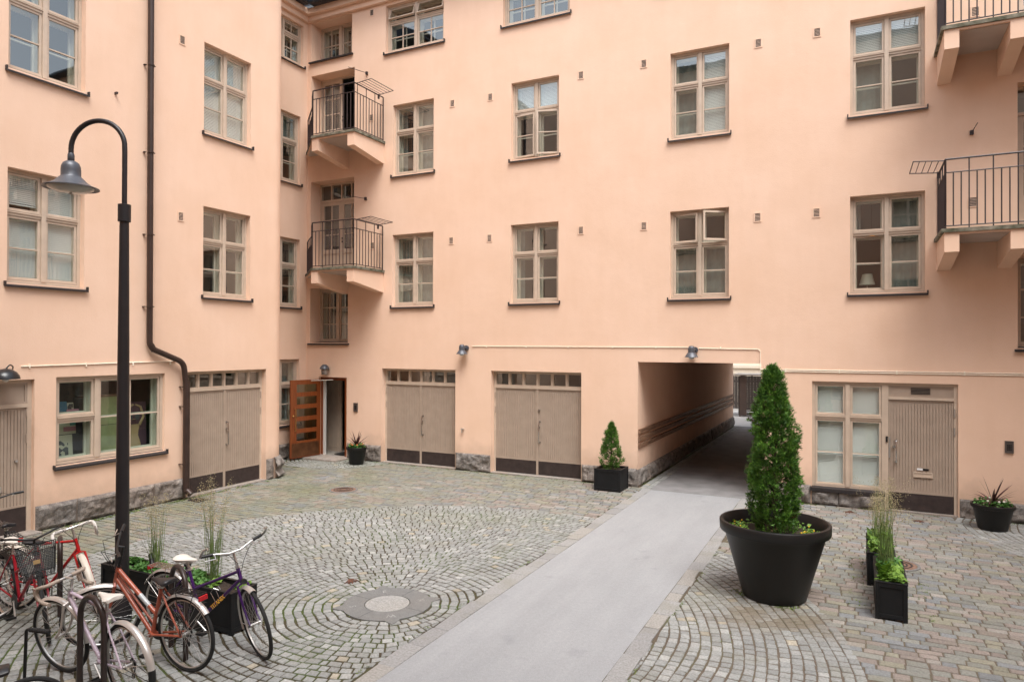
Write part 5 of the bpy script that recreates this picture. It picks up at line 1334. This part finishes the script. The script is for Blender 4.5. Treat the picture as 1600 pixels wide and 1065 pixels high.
box_planter(a1, -7.26, 5.36, -6.06, 5.72, .46)
ground_leaves(a1, -7.2, 5.42, -6.6, 5.68, .42, 900, GREEN2, .055, 1, -.25, .10)
ground_leaves(a1, -6.6, 5.40, -6.1, 5.68, .42, 620, GREEN1, .05, 2, -.05, .08)
tall_grass(a1, -6.62, 5.60, .42, 60, 1.08, 3, .07)
b = B(); b.tube([(-6.93, 5.50, .42), (-6.93, 5.50, .60)], .026, 12); b.tube([(-6.93, 5.50, .60), (-6.93, 5.50, .63)], .040, 12); build('stake', b, BLACK, a1)
a2 = thing('planter_box', (-7.9, 5.55, 0), 'long black planter box with grass behind the lamp post', 'planter', GP)
box_planter(a2, -8.34, 5.38, -7.29, 5.74, .46)
ground_leaves(a2, -8.27, 5.42, -7.35, 5.70, .42, 1500, GREEN2, .055, 5, -.2, .09)
tall_grass(a2, -7.62, 5.60, .42, 46, .82, 6, .06)
b = B(); b.tube([(-7.55, 5.52, .42), (-7.66, 5.56, .62)], .028, 12); build('stake', b, BLACK, a2)
a3 = thing('planter_box', (.36, 9.66, 0), 'long black planter box with tall grass, nearest on the right of the big tub', 'planter', GP)
box_planter(a3, .20, 9.10, .53, 10.20, .44)
ground_leaves(a3, .24, 9.14, .50, 9.72, .40, 900, GREEN1, .055, 7, -.4, .12)
ground_leaves(a3, .24, 9.72, .50, 10.14, .40, 420, GREEN2, .05, 8, -.1, .12)
tall_grass(a3, .33, 9.85, .40, 60, 1.0, 9, .09)
a4 = thing('planter_box', (.30, 10.95, 0), 'long black planter box with yellow-green plants, farther from the viewer than its twin', 'planter', GP)
box_planter(a4, .13, 10.32, .46, 11.42, .44)
ground_leaves(a4, .16, 10.4, .43, 11.4, .40, 1100, GREEN1, .06, 10, -.25, .22)
tall_grass(a4, .28, 10.85, .40, 34, .72, 12, .10)
tall_grass(a4, .34, 11.2, .40, 26, .85, 13, .10)
# moss and weeds in the joints along the walls: nobody could count them
r_ = random.Random(77); b = B()
def weed(x, y, s):
    for k in range(r_.randint(3, 7)): leaflet(b, (x+r_.gauss(0, s*.4), y+r_.gauss(0, s*.4), .003), (r_.gauss(0,.6), r_.gauss(0,.6), 1), s*r_.uniform(.5, 1.1), .7)
for k in range(1100):
    x = r_.uniform(-14, 6); y = D-.08-abs(r_.gauss(0, .05)); 
    if -4.4 < x < -1.8 or noise.noise(Vector((x*1.7, 3, 0))) < .0: continue
    weed(x, y, .02)
for k in range(1300):
    y = r_.uniform(3, 11.9); x = XL+.10+abs(r_.gauss(0, .06))
    if noise.noise(Vector((y*1.5, 8, 0))) < -.1: continue
    weed(x, y, .024)
for k in range(700):
    x = KL-.02-abs(r_.gauss(0, .015)) if r_.random() < .5 else KR+.02+abs(r_.gauss(0, .02)); y = r_.uniform(4, 15)
    if noise.noise(Vector((y*1.5, x, 5))) < .1: continue
    weed(x, y, .016)
for k in range(900):
    a = r_.uniform(0, 2*PI); kk = r_.randint(0, 40); rr = .545+.112*kk; x, y = CX+rr*math.cos(a), CY+rr*math.sin(a)
    if not in_ring(x, y) or KL < x < KR or y < 3 or noise.noise(Vector((x*.8, y*.8, 9))) < .12: continue
    weed(x, y, .016)
for k in range(420):
    a = r_.uniform(0, 2*PI); rr = .38+abs(r_.gauss(0, .06)); x, y = PX+rr*math.cos(a), PY+rr*math.sin(a)
    if noise.noise(Vector((x*3, y*3, 2))) > -.05: weed(x, y, .02)
for k in range(500):
    x, y = r_.uniform(-.1, .85), r_.uniform(9, 11.6)
    if (.2 < x < .5) or noise.noise(Vector((x*3, y*3, 7))) < .1: continue
    weed(x, y, .022)
tag(build('weeds', b, leaf_m('moss_green', (.06, .09, .015), (.15, .22, .03), 4), recalc=False), kind='stuff')
def dead_clump(x, y, label, seed):
    r_ = random.Random(seed); b = B()
    for k in range(26):
        a = r_.uniform(0, 2*PI); leaf_blade(b, (x+r_.gauss(0,.02), y+r_.gauss(0,.02), .012), (math.cos(a), math.sin(a), .5), r_.uniform(.06, .14), .018, 1.1, 3)
    tag(build('dead_leaves', b, DEADL, recalc=False), label, 'dead leaves', 'withered leaf clumps on the setts')
dead_clump(-6.05, 7.35, 'brown withered leaf clump on the setts beyond the purple bicycle', 1)
dead_clump(1.02, 14.55, 'brown withered leaf clump in front of the shop door', 2)
dead_clump(-.12, 14.75, 'brown withered leaf clump below the shop window sill', 3)

# ------------------------------------------------------------------ bicycle stands
def hoop(x0, y0, x1, y1, h, label):
    p, q = Vector((x0, y0, -.05)), Vector((x1, y1, -.05)); d = q-p; r = d.length/2; e = d.normalized(); mid = (p+q)/2
    path = [p, p+Vector((0,0,h-r+.0))]
    for i in range(1, 16): t = PI*i/16; path.append(mid-e*r*math.cos(t)+Vector((0,0,h-r+.05+r*math.sin(t))))
    path += [q+Vector((0,0,h-r)), q]
    b = B(); b.tube(path, .026, 14)
    tag(build('bike_rack', b, local_mat('rack_brown', (.042, .030, .027), .38, metal=.3), smooth=True), label, 'bicycle stand', 'bent tube bicycle stands')
hoop(-6.37, 3.92, -5.93, 3.86, .88, 'dark tube hoop nearest the viewer, in front of the lilac bicycle')
hoop(-6.42, 4.90, -6.02, 4.76, .88, 'dark tube hoop beside the white saddle of the purple bicycle')
hoop(-8.28, 4.86, -8.62, 5.05, .86, 'dark tube hoop just right of the wire basket of the red bicycle')

# ------------------------------------------------------------------ bicycles
def paint(name, col, rough=.3): return bpy.data.materials.get(name) or mat(name, col, rough, var=.12, vscale=25, coat=.4)
def bicycle(label, rear, head_deg, W=1.16, steer=0, lean=0, cfg=None):
    c = dict(frame=(.1,.1,.1), fname='paint', kind='diamond', bar='flat', saddle='black', fender=None, rack=None, basket=False, R=.37, seat=.16, decal=None, step=False, light=False, head=.14, barrise=.10, crank=40, fr2=None)
    c.update(cfg or {}); s = c['R']/.37
    o = thing('bicycle', (rear[0], rear[1], 0), label, 'bicycle', 'bicycles parked around the hoops', rot=(R(lean), 0, R(head_deg)))
    WORLD[o.name] = Vector((0, 0, 0))
    Rw = c['R']; PNT = paint(c['fname'], c['frame'])
    def bd(name, b, m, par=o, **k): return build(name, b, m, par, **k)
    hub_r = Vector((0, 0, Rw)); hub_f = Vector((W, 0, Rw))
    axd = Vector((-.34, 0, .94)).normalized(); A0 = Vector((W-.06*s, 0, Rw))
    hb0 = A0+axd*.42*s; ht = hb0+axd*c['head']*s; stem = ht+axd*.10*s
    q = Quaternion(axd, R(steer)); S = lambda p: A0+q @ (Vector(p)-A0)
    ST = lambda *p: tuple(S(p))
    BB = Vector((.46*s, 0, Rw-.075)); sd = Vector((-.30, 0, .954)).normalized(); SL = .52*s; seat_top = BB+sd*SL
    sad = seat_top+sd*(c['seat']*s)
    r_ = c.get('tube', .0165)*s
    # frame
    b = B(); b.tube([BB, seat_top+sd*.02], r_, 12); b.tube([hb0-axd*.01, ht+axd*.01], r_*1.2, 12)
    b.tube([BB, hb0+axd*.02], r_*1.1, 12)
    if c['kind'] == 'diamond': b.tube([seat_top, ht-axd*.03], r_*.95, 12)
    elif c['kind'] == 'mixte': b.tube([BB+sd*SL*.60, ht-axd*.03], r_*.95, 12)
    else:
        b.tube([BB+sd*SL*.42, ht-axd*.02], r_*1.15, 12); b.tube([BB+sd*SL*.20, ht-axd*.07], r_*.6, 10)
    b.tube([BB-Vector((0, .035, 0)), BB+Vector((0, .035, 0))], r_*1.35, 12)
    for sg in (-1, 1):
        y = .06*sg
        b.tube([BB+Vector((-.02, .025*sg, 0)), Vector((.18, .045*sg, Rw-.03)), hub_r+Vector((0, y, 0))], r_*.62, 8)
        b.tube([seat_top+Vector((-.005, .018*sg, -.02)), seat_top*.6+hub_r*.4+Vector((0, .045*sg, 0)), hub_r+Vector((0, y, 0))], r_*.5, 8)
    bd('frame', b, PNT, smooth=True)
    if c['fr2']:
        b = B(); p0, p1 = BB+(hb0-BB)*.30, BB+(hb0-BB)*.58; b.tube([p0, p1], r_*1.14, 12)
        p0, p1 = (BB+sd*SL*.42), ht-axd*.02; b.tube([p0+(p1-p0)*.18, p0+(p1-p0)*.42], r_*1.19, 12)
        bd('frame_band', b, paint(*c['fr2']), smooth=True)
    # fork
    b = B()
    fc = PNT if not c.get('forkcol') else c['forkcol']
    b.tube([ST(*hb0), ST(*(hb0-axd*.03))], r_*1.1, 10)
    for sg in (-1, 1):
        y = .052*sg
        b.tube([ST(*(hb0-axd*.025)), ST(*(hb0-axd*.04+Vector((0, y, 0)))), ST(*(A0+axd*.16+Vector((0, y, 0)))), ST(*(A0+axd*.06+Vector((.022, y, 0)))), ST(*(hub_f+Vector((0, y, 0))))], [r_*.9, r_*.8, r_*.7, r_*.6, r_*.5], 8)
    bd('fork', b, fc, smooth=True)
    # wheels
    def wheel(hub, T, tread, wname='wheel'):
        n = 48; tr = .019
        circ = lambda rad, y=0: [T(hub[0]+rad*math.cos(2*PI*i/n), y, hub[2]+rad*math.sin(2*PI*i/n)) for i in range(n)]
        b = B(); b.sweep(circ(Rw-.041), [(-.011, -.006), (.011, -.006), (.011, .007), (0, .011), (-.011, .007)], closed=True)
        b.tube([T(hub[0], -.05, hub[2]), T(hub[0], .05, hub[2])], .014, 10); b.tube([T(hub[0], -.032, hub[2]), T(hub[0], -.028, hub[2])], .026, 14); b.tube([T(hub[0], .028, hub[2]), T(hub[0], .032, hub[2])], .026, 14)
        w_ = bd(wname, b, ALU, smooth=True)
        b = B(); b.tube(circ(Rw-tr), tr, 8, closed=True)
        build('tyre', b, RUBBER, w_, smooth=True)
        b = B(); ns = 28
        for i in range(ns):
            a = 2*PI*i/ns; y = .028 if i % 2 else -.028; a2 = a+(.5 if (i//2) % 2 else -.5)*.75
            b.tube([T(hub[0]+.024*math.cos(a2), y, hub[2]+.024*math.sin(a2)), T(hub[0]+(Rw-.045)*math.cos(a), 0, hub[2]+(Rw-.045)*math.sin(a))], .0012, 4, cap=False)
        build('spokes', b, ALU, w_)
        return w_
    I = lambda x, y, z: (x, y, z)
    wr = wheel(hub_r, I, 0); wheel(hub_f, ST, 0)
    # cassette and derailleur
    b = B()
    for k in range(5): b.tube([(0, -.036-.004*k, Rw), (0, -.038-.004*k, Rw)], .045-.005*k, 18)
    b.tube([(0, -.062, Rw), (.012, -.064, Rw-.06), (.03, -.05, Rw-.13)], [.008, .007, .006], 6); b.tube([(.028, -.055, Rw-.13), (.028, -.047, Rw-.13)], .022, 12); bd('gear_cassette', b, BLACK)
    # crankset with pedals and chain
    b = B(); ca = R(c['crank']); b.tube([BB+Vector((0, -.052, 0)), BB+Vector((0, -.046, 0))], .082*s, 32); cr_ = bd('chainring', b, BLACK if not c.get('silverring') else ALU)
    b = B(); L = .165*s
    for sg in (-1, 1):
        e = BB+Vector((math.cos(ca)*L*sg, .075*-sg, math.sin(ca)*L*sg)); b.tube([BB+Vector((0, .058*-sg, 0)), e], .0095, 8)
    b.tube([BB+Vector((0, -.07, 0)), BB+Vector((0, .07, 0))], .011, 8)
    ck = bd('crank', b, ALU, smooth=True)
    for sg in (-1, 1):
        e = BB+Vector((math.cos(ca)*L*sg, .075*-sg, math.sin(ca)*L*sg)); yo = -sg*.055
        b = B(); b.box((e.x-.045, e.y+min(0, yo*1.7), e.z-.011), (e.x-.033, e.y+max(0, yo*1.7), e.z+.011)); b.box((e.x+.033, e.y+min(0, yo*1.7), e.z-.011), (e.x+.045, e.y+max(0, yo*1.7), e.z+.011))
        b.box((e.x-.033, e.y+yo*1.5-.008, e.z-.012), (e.x+.033, e.y+yo*1.5+.008, e.z+.012)); b.tube([(e.x, e.y, e.z), (e.x, e.y+yo*1.6, e.z)], .008, 8); build('pedal', b, BLACK, ck)
    b = B(); b.tube([(BB.x, -.049, BB.z+.08*s), (0, -.045, Rw+.04)], .004, 4); b.tube([(BB.x, -.049, BB.z-.08*s), (.03, -.05, Rw-.145)], .004, 4); bd('chain', b, BLACK)
    if c.get('guard'):
        b = B(); n = 20; vs = [(BB.x+.11*math.cos(2*PI*i/n), -.062, BB.z+.11*math.sin(2*PI*i/n)) for i in range(n)]+[(BB.x+.11*math.cos(2*PI*i/n), -.058, BB.z+.11*math.sin(2*PI*i/n)) for i in range(n)]
        b.add(vs, [tuple(range(n)), tuple(range(2*n-1, n-1, -1))]+[(i, (i+1) % n, n+(i+1) % n, n+i) for i in range(n)]); bd('chain_guard', b, BLACK)
    # saddle and post
    b = B(); b.tube([seat_top, sad-sd*.03], .0135, 10); b.tube([seat_top-sd*.012, seat_top+sd*.014], r_*1.3, 12)
    bd('seat_post', b, ALU, smooth=True)
    b = B(); secs = [(-.125, .055, 0.022), (-.115, .080, .03), (-.07, .088, .032), (-.01, .062, .026), (.05, .034, .022), (.11, .022, .02), (.145, .012, .014)]
    vs = []; k_ = 10
    for x, hw, t_ in secs:
        for j in range(k_):
            a = 2*PI*j/k_; yy = hw*math.cos(a); zz = (t_*.8*math.sin(a) if math.sin(a) > 0 else t_*1.5*math.sin(a)*(.5 if abs(math.cos(a)) < .5 else 1))
            vs.append((sad.x+x, yy, sad.z+.012+zz+.012*(abs(x)/.14)**2*(1 if x < 0 else .3)))
    fs = [(i*k_+j, i*k_+(j+1) % k_, (i+1)*k_+(j+1) % k_, (i+1)*k_+j) for i in range(len(secs)-1) for j in range(k_)]+[tuple(range(k_-1, -1, -1)), tuple((len(secs)-1)*k_+j for j in range(k_))]
    b.add(vs, fs); SM = {'white': local_mat('white_saddle', (.70, .66, .60), .35), 'black': local_mat('black_saddle', (.015, .015, .017), .4), 'pink': local_mat('pink_saddle', (.65, .42, .46), .4)}[c['saddle']]
    sa = bd('saddle', b, SM, smooth=True)
    b = B()
    for sg in (-1, 1): b.tube([(sad.x-.09, .035*sg, sad.z-.005), (sad.x-.04, .02*sg, sad.z-.032), (sad.x+.04, .02*sg, sad.z-.032), (sad.x+.11, .008*sg, sad.z)], .004, 6)
    build('saddle_rail', b, CHROME, sa)
    # cockpit
    b = B(); top = stem+axd*c['barrise']; fwd = Vector((.94, 0, .34))
    if c['bar'] == 'drop':
        cl = top+Vector((.09, 0, .0)); b.tube([ST(*ht), ST(*top), ST(*cl)], .0125, 10)
    elif c['bar'] == 'none':
        cl = top; b.tube([ST(*ht), ST(*top)], .017, 12)
    else:
        cl = top+Vector((.05, 0, .02)); b.tube([ST(*ht), ST(*top), ST(*cl)], .0125, 10)
    b.tube([ST(*ht), ST(*(ht+axd*.025))], .021, 12)
    bd('stem', b, c.get('stemmat', ALU), smooth=True)
    bm_ = c.get('barmat', ALU); b = B(); GB = {-1: B(), 1: B()}; LV = {-1: B(), 1: B()}
    if c['bar'] == 'flat':
        pts = [(cl.x-.05, -.31*s, cl.z+.05), (cl.x-.02, -.18*s, cl.z+.035), (cl.x, -.06, cl.z), (cl.x, .06, cl.z), (cl.x-.02, .18*s, cl.z+.035), (cl.x-.05, .31*s, cl.z+.05)]
        b.tube([ST(*p) for p in pts], .0115, 10)
        for sg in (-1, 1):
            GB[sg].tube([ST(cl.x-.028, .20*sg*s, cl.z+.038), ST(cl.x-.05, .31*sg*s, cl.z+.05)], .0165, 10)
            LV[sg].tube([ST(cl.x-.02, .19*sg*s, cl.z+.035), ST(cl.x+.04, .20*sg*s, cl.z+.012), ST(cl.x+.02, .30*sg*s, cl.z+.018)], .006, 6)
            if c.get('barends'): b.tube([ST(cl.x-.05, .315*sg*s, cl.z+.05), ST(cl.x+.03, .325*sg*s, cl.z+.10), ST(cl.x+.10, .315*sg*s, cl.z+.16), ST(cl.x+.135, .285*sg*s, cl.z+.18)], .012, 10)
    elif c['bar'] == 'swept':
        for sg in (-1, 1):
            pts = [(cl.x, 0, cl.z), (cl.x+.02, .08*sg, cl.z+.03), (cl.x-.02, .20*sg, cl.z+.06), (cl.x-.10, .27*sg, cl.z+.055), (cl.x-.20, .29*sg, cl.z+.04)]
            b.tube([ST(*p) for p in pts], .0115, 10); GB[sg].tube([ST(cl.x-.10, .27*sg, cl.z+.055), ST(cl.x-.215, .293*sg, cl.z+.038)], .017, 10)
            LV[sg].tube([ST(cl.x-.06, .24*sg, cl.z+.05), ST(cl.x-.05, .275*sg, cl.z+.02), ST(cl.x-.15, .30*sg, cl.z+.0)], .006, 6)
    elif c['bar'] == 'drop':
        for sg in (-1, 1):
            pts = [(cl.x, 0, cl.z), (cl.x, .18*sg, cl.z), (cl.x+.03, .205*sg, cl.z-.003), (cl.x+.085, .21*sg, cl.z-.02), (cl.x+.115, .21*sg, cl.z-.07), (cl.x+.09, .212*sg, cl.z-.125), (cl.x+.03, .214*sg, cl.z-.15), (cl.x-.05, .216*sg, cl.z-.155)]
            b.tube([ST(*p) for p in pts[:3]], .0125, 10); GB[sg].tube([ST(*p) for p in [(cl.x, .06*sg, cl.z)]+pts[1:]], .0175, 10)
            LV[sg].tube([ST(cl.x+.10, .21*sg, cl.z-.03), ST(cl.x+.15, .208*sg, cl.z-.02), ST(cl.x+.15, .206*sg, cl.z-.08), ST(cl.x+.12, .206*sg, cl.z-.15)], .007, 6)
    if b.v:
        hb = bd('handlebar', b, bm_, smooth=True)
        
        for sg in (-1, 1): build('grip', GB[sg], c.get('gripmat', BLACK), hb, smooth=True); build('brake_lever', LV[sg], c.get('levermat', ALU), hb, smooth=True)
        b = B()
        for sg in (-1, 1): b.tube([ST(*p) for p in ((cl.x+.02, .17*sg, cl.z+.02), (cl.x+.13, .10*sg, cl.z+.04), (cl.x+.12, .03*sg, cl.z-.08), (ht.x+.03, .01*sg, ht.z-.06))], .0032, 5, cap=False)
        bd('brake_cables', b, BLACK)
    # mudguards
    def fender(hub, T, a0, a1, m, nm):
        n = 26; path = [T(hub[0]+(Rw+.016)*math.cos(R(a0+(a1-a0)*i/n)), 0, hub[2]+(Rw+.016)*math.sin(R(a0+(a1-a0)*i/n))) for i in range(n+1)]
        b = B(); side = Vector(T(0, 1, 0))-Vector(T(0, 0, 0))
        pr = [(-.033, -.016), (-.018, .001), (0, .006), (.018, .001), (.033, -.016), (.017, -.003), (0, .002), (-.017, -.003)]
        vs = []; k_ = len(pr); cen = Vector(T(*hub))
        for p in path:
            u = (Vector(p)-cen).normalized()
            for a, c2 in pr: vs.append(Vector(p)+side*a+u*c2)
        b.add(vs, [(i*k_+j, i*k_+(j+1) % k_, (i+1)*k_+(j+1) % k_, (i+1)*k_+j) for i in range(n) for j in range(k_)])
        for sg in (-1, 1): b.tube([Vector(T(*hub))+side*.05*sg, Vector(path[2 if a0 > a1 else -3])+side*.022*sg], .003, 5)
        return bd(nm, b, m, smooth=True)
    if c['fender']:
        fr_, ff_ = c.get('frange', (178, 40)), c.get('ffrange', (165, 20))
        fender(hub_r, I, fr_[0]-0, fr_[1], c['fender'], 'mudguard'); fender(hub_f, ST, ff_[0], ff_[1], c.get('fender2', c['fender']), 'mudguard')
        if c.get('ftip'): fender(hub_r, I, fr_[0]+16, fr_[0]+.5, BLACK, 'mud_flap')
        if c.get('ftipf'): fender(hub_f, ST, ff_[1]-.5, ff_[1]-16, BLACK, 'mud_flap')
    if c['rack']:
        b = B(); zr = Rw*2+.045; x0, x1 = -.22, .16
        for y in (-.06, -.03, 0, .03, .06): b.tube([(x0, y, zr), (x1, y, zr)], .0045, 6)
        for x in (x0, x0+.09, x0+.19, x0+.28, x1): b.tube([(x, -.065, zr), (x, .065, zr)], .0045, 6)
        for sg in (-1, 1):
            b.tube([(x0+.04, .065*sg, zr), (0, .068*sg, Rw)], .004, 6); b.tube([(.04, .065*sg, zr), (0, .068*sg, Rw)], .004, 6)
            b.tube([(x1, .04*sg, zr), (seat_top.x-.02, .02*sg, seat_top.z-.06)], .004, 6)
        bd('luggage_rack', b, c['rack'])
        b = B(); b.box((x0-.03, -.05, zr-.05), (x0-.012, .05, zr-.005)); bd('rear_reflector', b, local_mat('red_reflector', (.45, .01, .015), .25), bevel=.004)
    if c['basket']:
        bx = B(); cx_ = cl.x+.20; zt, zb = cl.z-.03, cl.z-.32; P_ = [(-.13, .19), (.13, .17)]
        def rect(z, k): return [(cx_-.13*k, -.19*k, z), (cx_+.13*k, -.17*k, z), (cx_+.13*k, .17*k, z), (cx_-.13*k, .19*k, z)]
        for k_, (z, m_) in enumerate(((zt, 1.0), (zb, .8))):
            rc = rect(z, m_); bx.tube([ST(*p) for p in rc], .006 if k_ == 0 else .005, 6, closed=True)
        # fine wire net
        for side_ in range(4):
            for i in range(22):
                t = i/22; ra, rb = rect(zt, 1.0), rect(zb, .8)
                pa = Vector(ra[side_]).lerp(Vector(ra[(side_+1) % 4]), t); pb_ = Vector(rb[side_]).lerp(Vector(rb[(side_+1) % 4]), t)
                bx.tube([ST(*pa), ST(*pb_)], .0032, 4, cap=False)
            for j in range(1, 16):
                t = j/16; m_ = 1-.2*t; rc = rect(zt+(zb-zt)*t, m_); bx.tube([ST(*rc[side_]), ST(*rc[(side_+1) % 4])], .0030, 4, cap=False)
        for i in range(10):
            rb = rect(zb, .8); y = rb[0][1]+(rb[3][1]-rb[0][1])*(i+.5)/10; bx.tube([ST(cx_-.10, y, zb), ST(cx_+.10, y, zb)], .002, 4, cap=False)
        ba = bd('basket', bx, BLACK)
        q_ = B(); q_.add([ST(cx_+.127+d, y, z) for d in (0, .004) for (y, z) in ((-.03, zt-.14), (.03, zt-.14), (.03, zt-.10), (-.03, zt-.10))], [(0,1,2,3),(7,6,5,4),(0,4,5,1),(1,5,6,2),(2,6,7,3),(3,7,4,0)])
        build('tag', q_, local_mat('tan_tag', (.45, .30, .14), .5), ba)
    if c['light']:
        b = B(); p = hb0+axd*.02+Vector((.045, 0, 0)); b.tube([ST(*p), ST(*(p+Vector((.05, 0, 0))))], [.022, .028], 14); bd('headlight', b, BLACK, smooth=True)
    if c['decal']:
        mid = BB+(hb0-BB)*.45; dvv = (hb0-BB).normalized()
        X_ = dvv; Z_ = Vector((0, -1, 0)); Y_ = Z_.cross(X_)
        mt = Matrix((( X_.x, Y_.x, Z_.x, mid.x), (X_.y, Y_.y, Z_.y, mid.y-r_*1.15), (X_.z, Y_.z, Z_.z, mid.z), (0,0,0,1)))
        text_mesh('lettering', c['decal'], .062, local_mat('decal_orange', (.80, .42, .03), .4), o, mt, .0015, local=True)
    if c.get('stand'):
        b = B(); b.tube([BB+Vector((-.03, .03, -.03)), (BB.x-.10, .20, .015)], .009, 8); b.tube([(BB.x-.10, .20, .015), (BB.x-.105, .215, .004)], .013, 8); bd('kickstand', b, ALU, smooth=True)
    if c.get('cage'):
        b = B(); p = BB+sd*SL*.0+(hb0-BB)*.42; 
        for sg in (-1, 1): b.tube([p+Vector((0, .03*sg, .02)), p+Vector((-.06, .035*sg, .11)), p+Vector((-.02, .03*sg, .16)), p+Vector((.03, .01*sg, .14))], .003, 6)
        bd('bottle_cage', b, CHROME)
    return o
for w_ in (): pass
SILV = local_mat('silver_mudguard', (.62, .60, .57), .3, metal=.6)
TAPE = local_mat('tan_tape', (.36, .29, .235), .8); WTAPE = local_mat('white_tape', (.62, .58, .54), .7)
bicycle('purple bicycle with a white saddle, orange lettering and silver mudguards, wheel turned to the viewer', (-6.60, 5.02), 4, 1.22, -27, 2,
        dict(frame=(.045, .008, .10), fname='purple_paint', kind='mixte', bar='flat', barends=True, saddle='white', fender=SILV, rack=CHROME, decal='TITANIX', light=True, cage=True, seat=.10, head=.13, barrise=.07, crank=-30, guard=True, ffrange=(208, 78), frange=(150, 30)))
bicycle('copper coloured step-through bicycle with a black saddle and black rack, beside the lamp post', (-5.79, 4.60), 183, 1.16, 50, -3,
        dict(frame=(.36, .085, .045), fname='copper_paint', kind='step', tube=.0195, bar='flat', saddle='black', fender=SILV, rack=BLACK, fr2=('silver_band', (.45, .47, .48)), barrise=.14, barmat=BLACK, stemmat=BLACK, levermat=ALU, seat=.05, crank=70, frange=(140, 20), ffrange=(150, 60)))
bicycle('lilac and white racing bicycle with tan bar tape, locked to the nearest hoop', (-5.66, 3.93), 174, 1.17, 12, -4,
        dict(frame=(.52, .43, .51), fname='lilac_paint', forkcol=paint('cream_paint', (.55, .50, .46)), kind='diamond', bar='drop', saddle='white', fender=SILV, seat=.13, gripmat=TAPE, levermat=TAPE, frange=(172, 60), ffrange=(182, 60), ftip=True, ftipf=False, head=.10, barrise=.02, crank=35, fr2=None))
bicycle('dark red bicycle with a black wire basket, facing the viewer', (-8.84, 4.56), -9, 1.17, -20, 1,
        dict(frame=(.30, .006, .018), fname='red_paint', kind='mixte', bar='swept', barmat=BLACK, stemmat=BLACK, saddle='white', basket=True, seat=.12, stand=True, crank=-60, rack=BLACK, fender=BLACK, head=.12, barrise=.06, ffrange=(140, 100)))
bicycle('bright red racing bicycle with white bar tape, partly hidden behind the wire basket', (-8.98, 4.76), 14, 1.10, -40, 1,
        dict(frame=(.45, .010, .012), fname='bright_red_paint', kind='diamond', bar='drop', barmat=CHROME, gripmat=WTAPE, levermat=WTAPE, saddle='black', fender=local_mat('cream_mudguard', (.62, .56, .48), .4), seat=.02, head=.14, barrise=.06, crank=80))
bicycle('black city bicycle with a rack, at the left edge behind the red one', (-9.42, 4.95), 165, 1.15, 0, 0,
        dict(frame=(.02, .02, .022), fname='black_paint', kind='diamond', bar='flat', barmat=BLACK, saddle='black', fender=BLACK, rack=BLACK, seat=.06))
bicycle('grey bicycle with only its front wheel showing at the left edge', (-9.35, 3.40), 62, 1.14, 10, 0,
        dict(frame=(.08, .08, .09), fname='grey_paint', kind='diamond', bar='flat', barmat=BLACK, saddle='black', seat=.05))
bicycle('pale pink bicycle with a black saddle, cut by the lower left corner of the picture', (-5.70, 3.10), 243, .98, 0, 0,
        dict(frame=(.62, .25, .38), fname='pink_paint', kind='step', bar='flat', barmat=BLACK, saddle='black', R=.30, seat=.07, head=.10, barrise=.02, crank=10))
# bent black rod with a ribbed rubber grip standing by the lilac bicycle
o = thing('bent_rod', (-6.30, 3.40, 0), 'bent black rod with a ribbed rubber grip standing in the lower left corner', 'rod')
b = B(); b.tube(bend([(-6.30, 3.40, .02), (-6.26, 3.40, .755), (-5.97, 3.42, .78)], rad=.03), .013, 10); build('rod', b, BLACK, o, smooth=True)
b = B(); pth = [(-6.215+.245*i/24, 3.403+.017*i/24, .759+.02*i/24) for i in range(25)]; b.tube(pth, [.020 if i % 3 else .015 for i in range(25)], 10); build('grip', b, RUBBER, o)
b = B(); b.lathe((-6.30, 3.40, 0), [(.09, 0), (.09, .012), (.02, .02)], 20, capb=True); build('foot', b, BLACK, o)
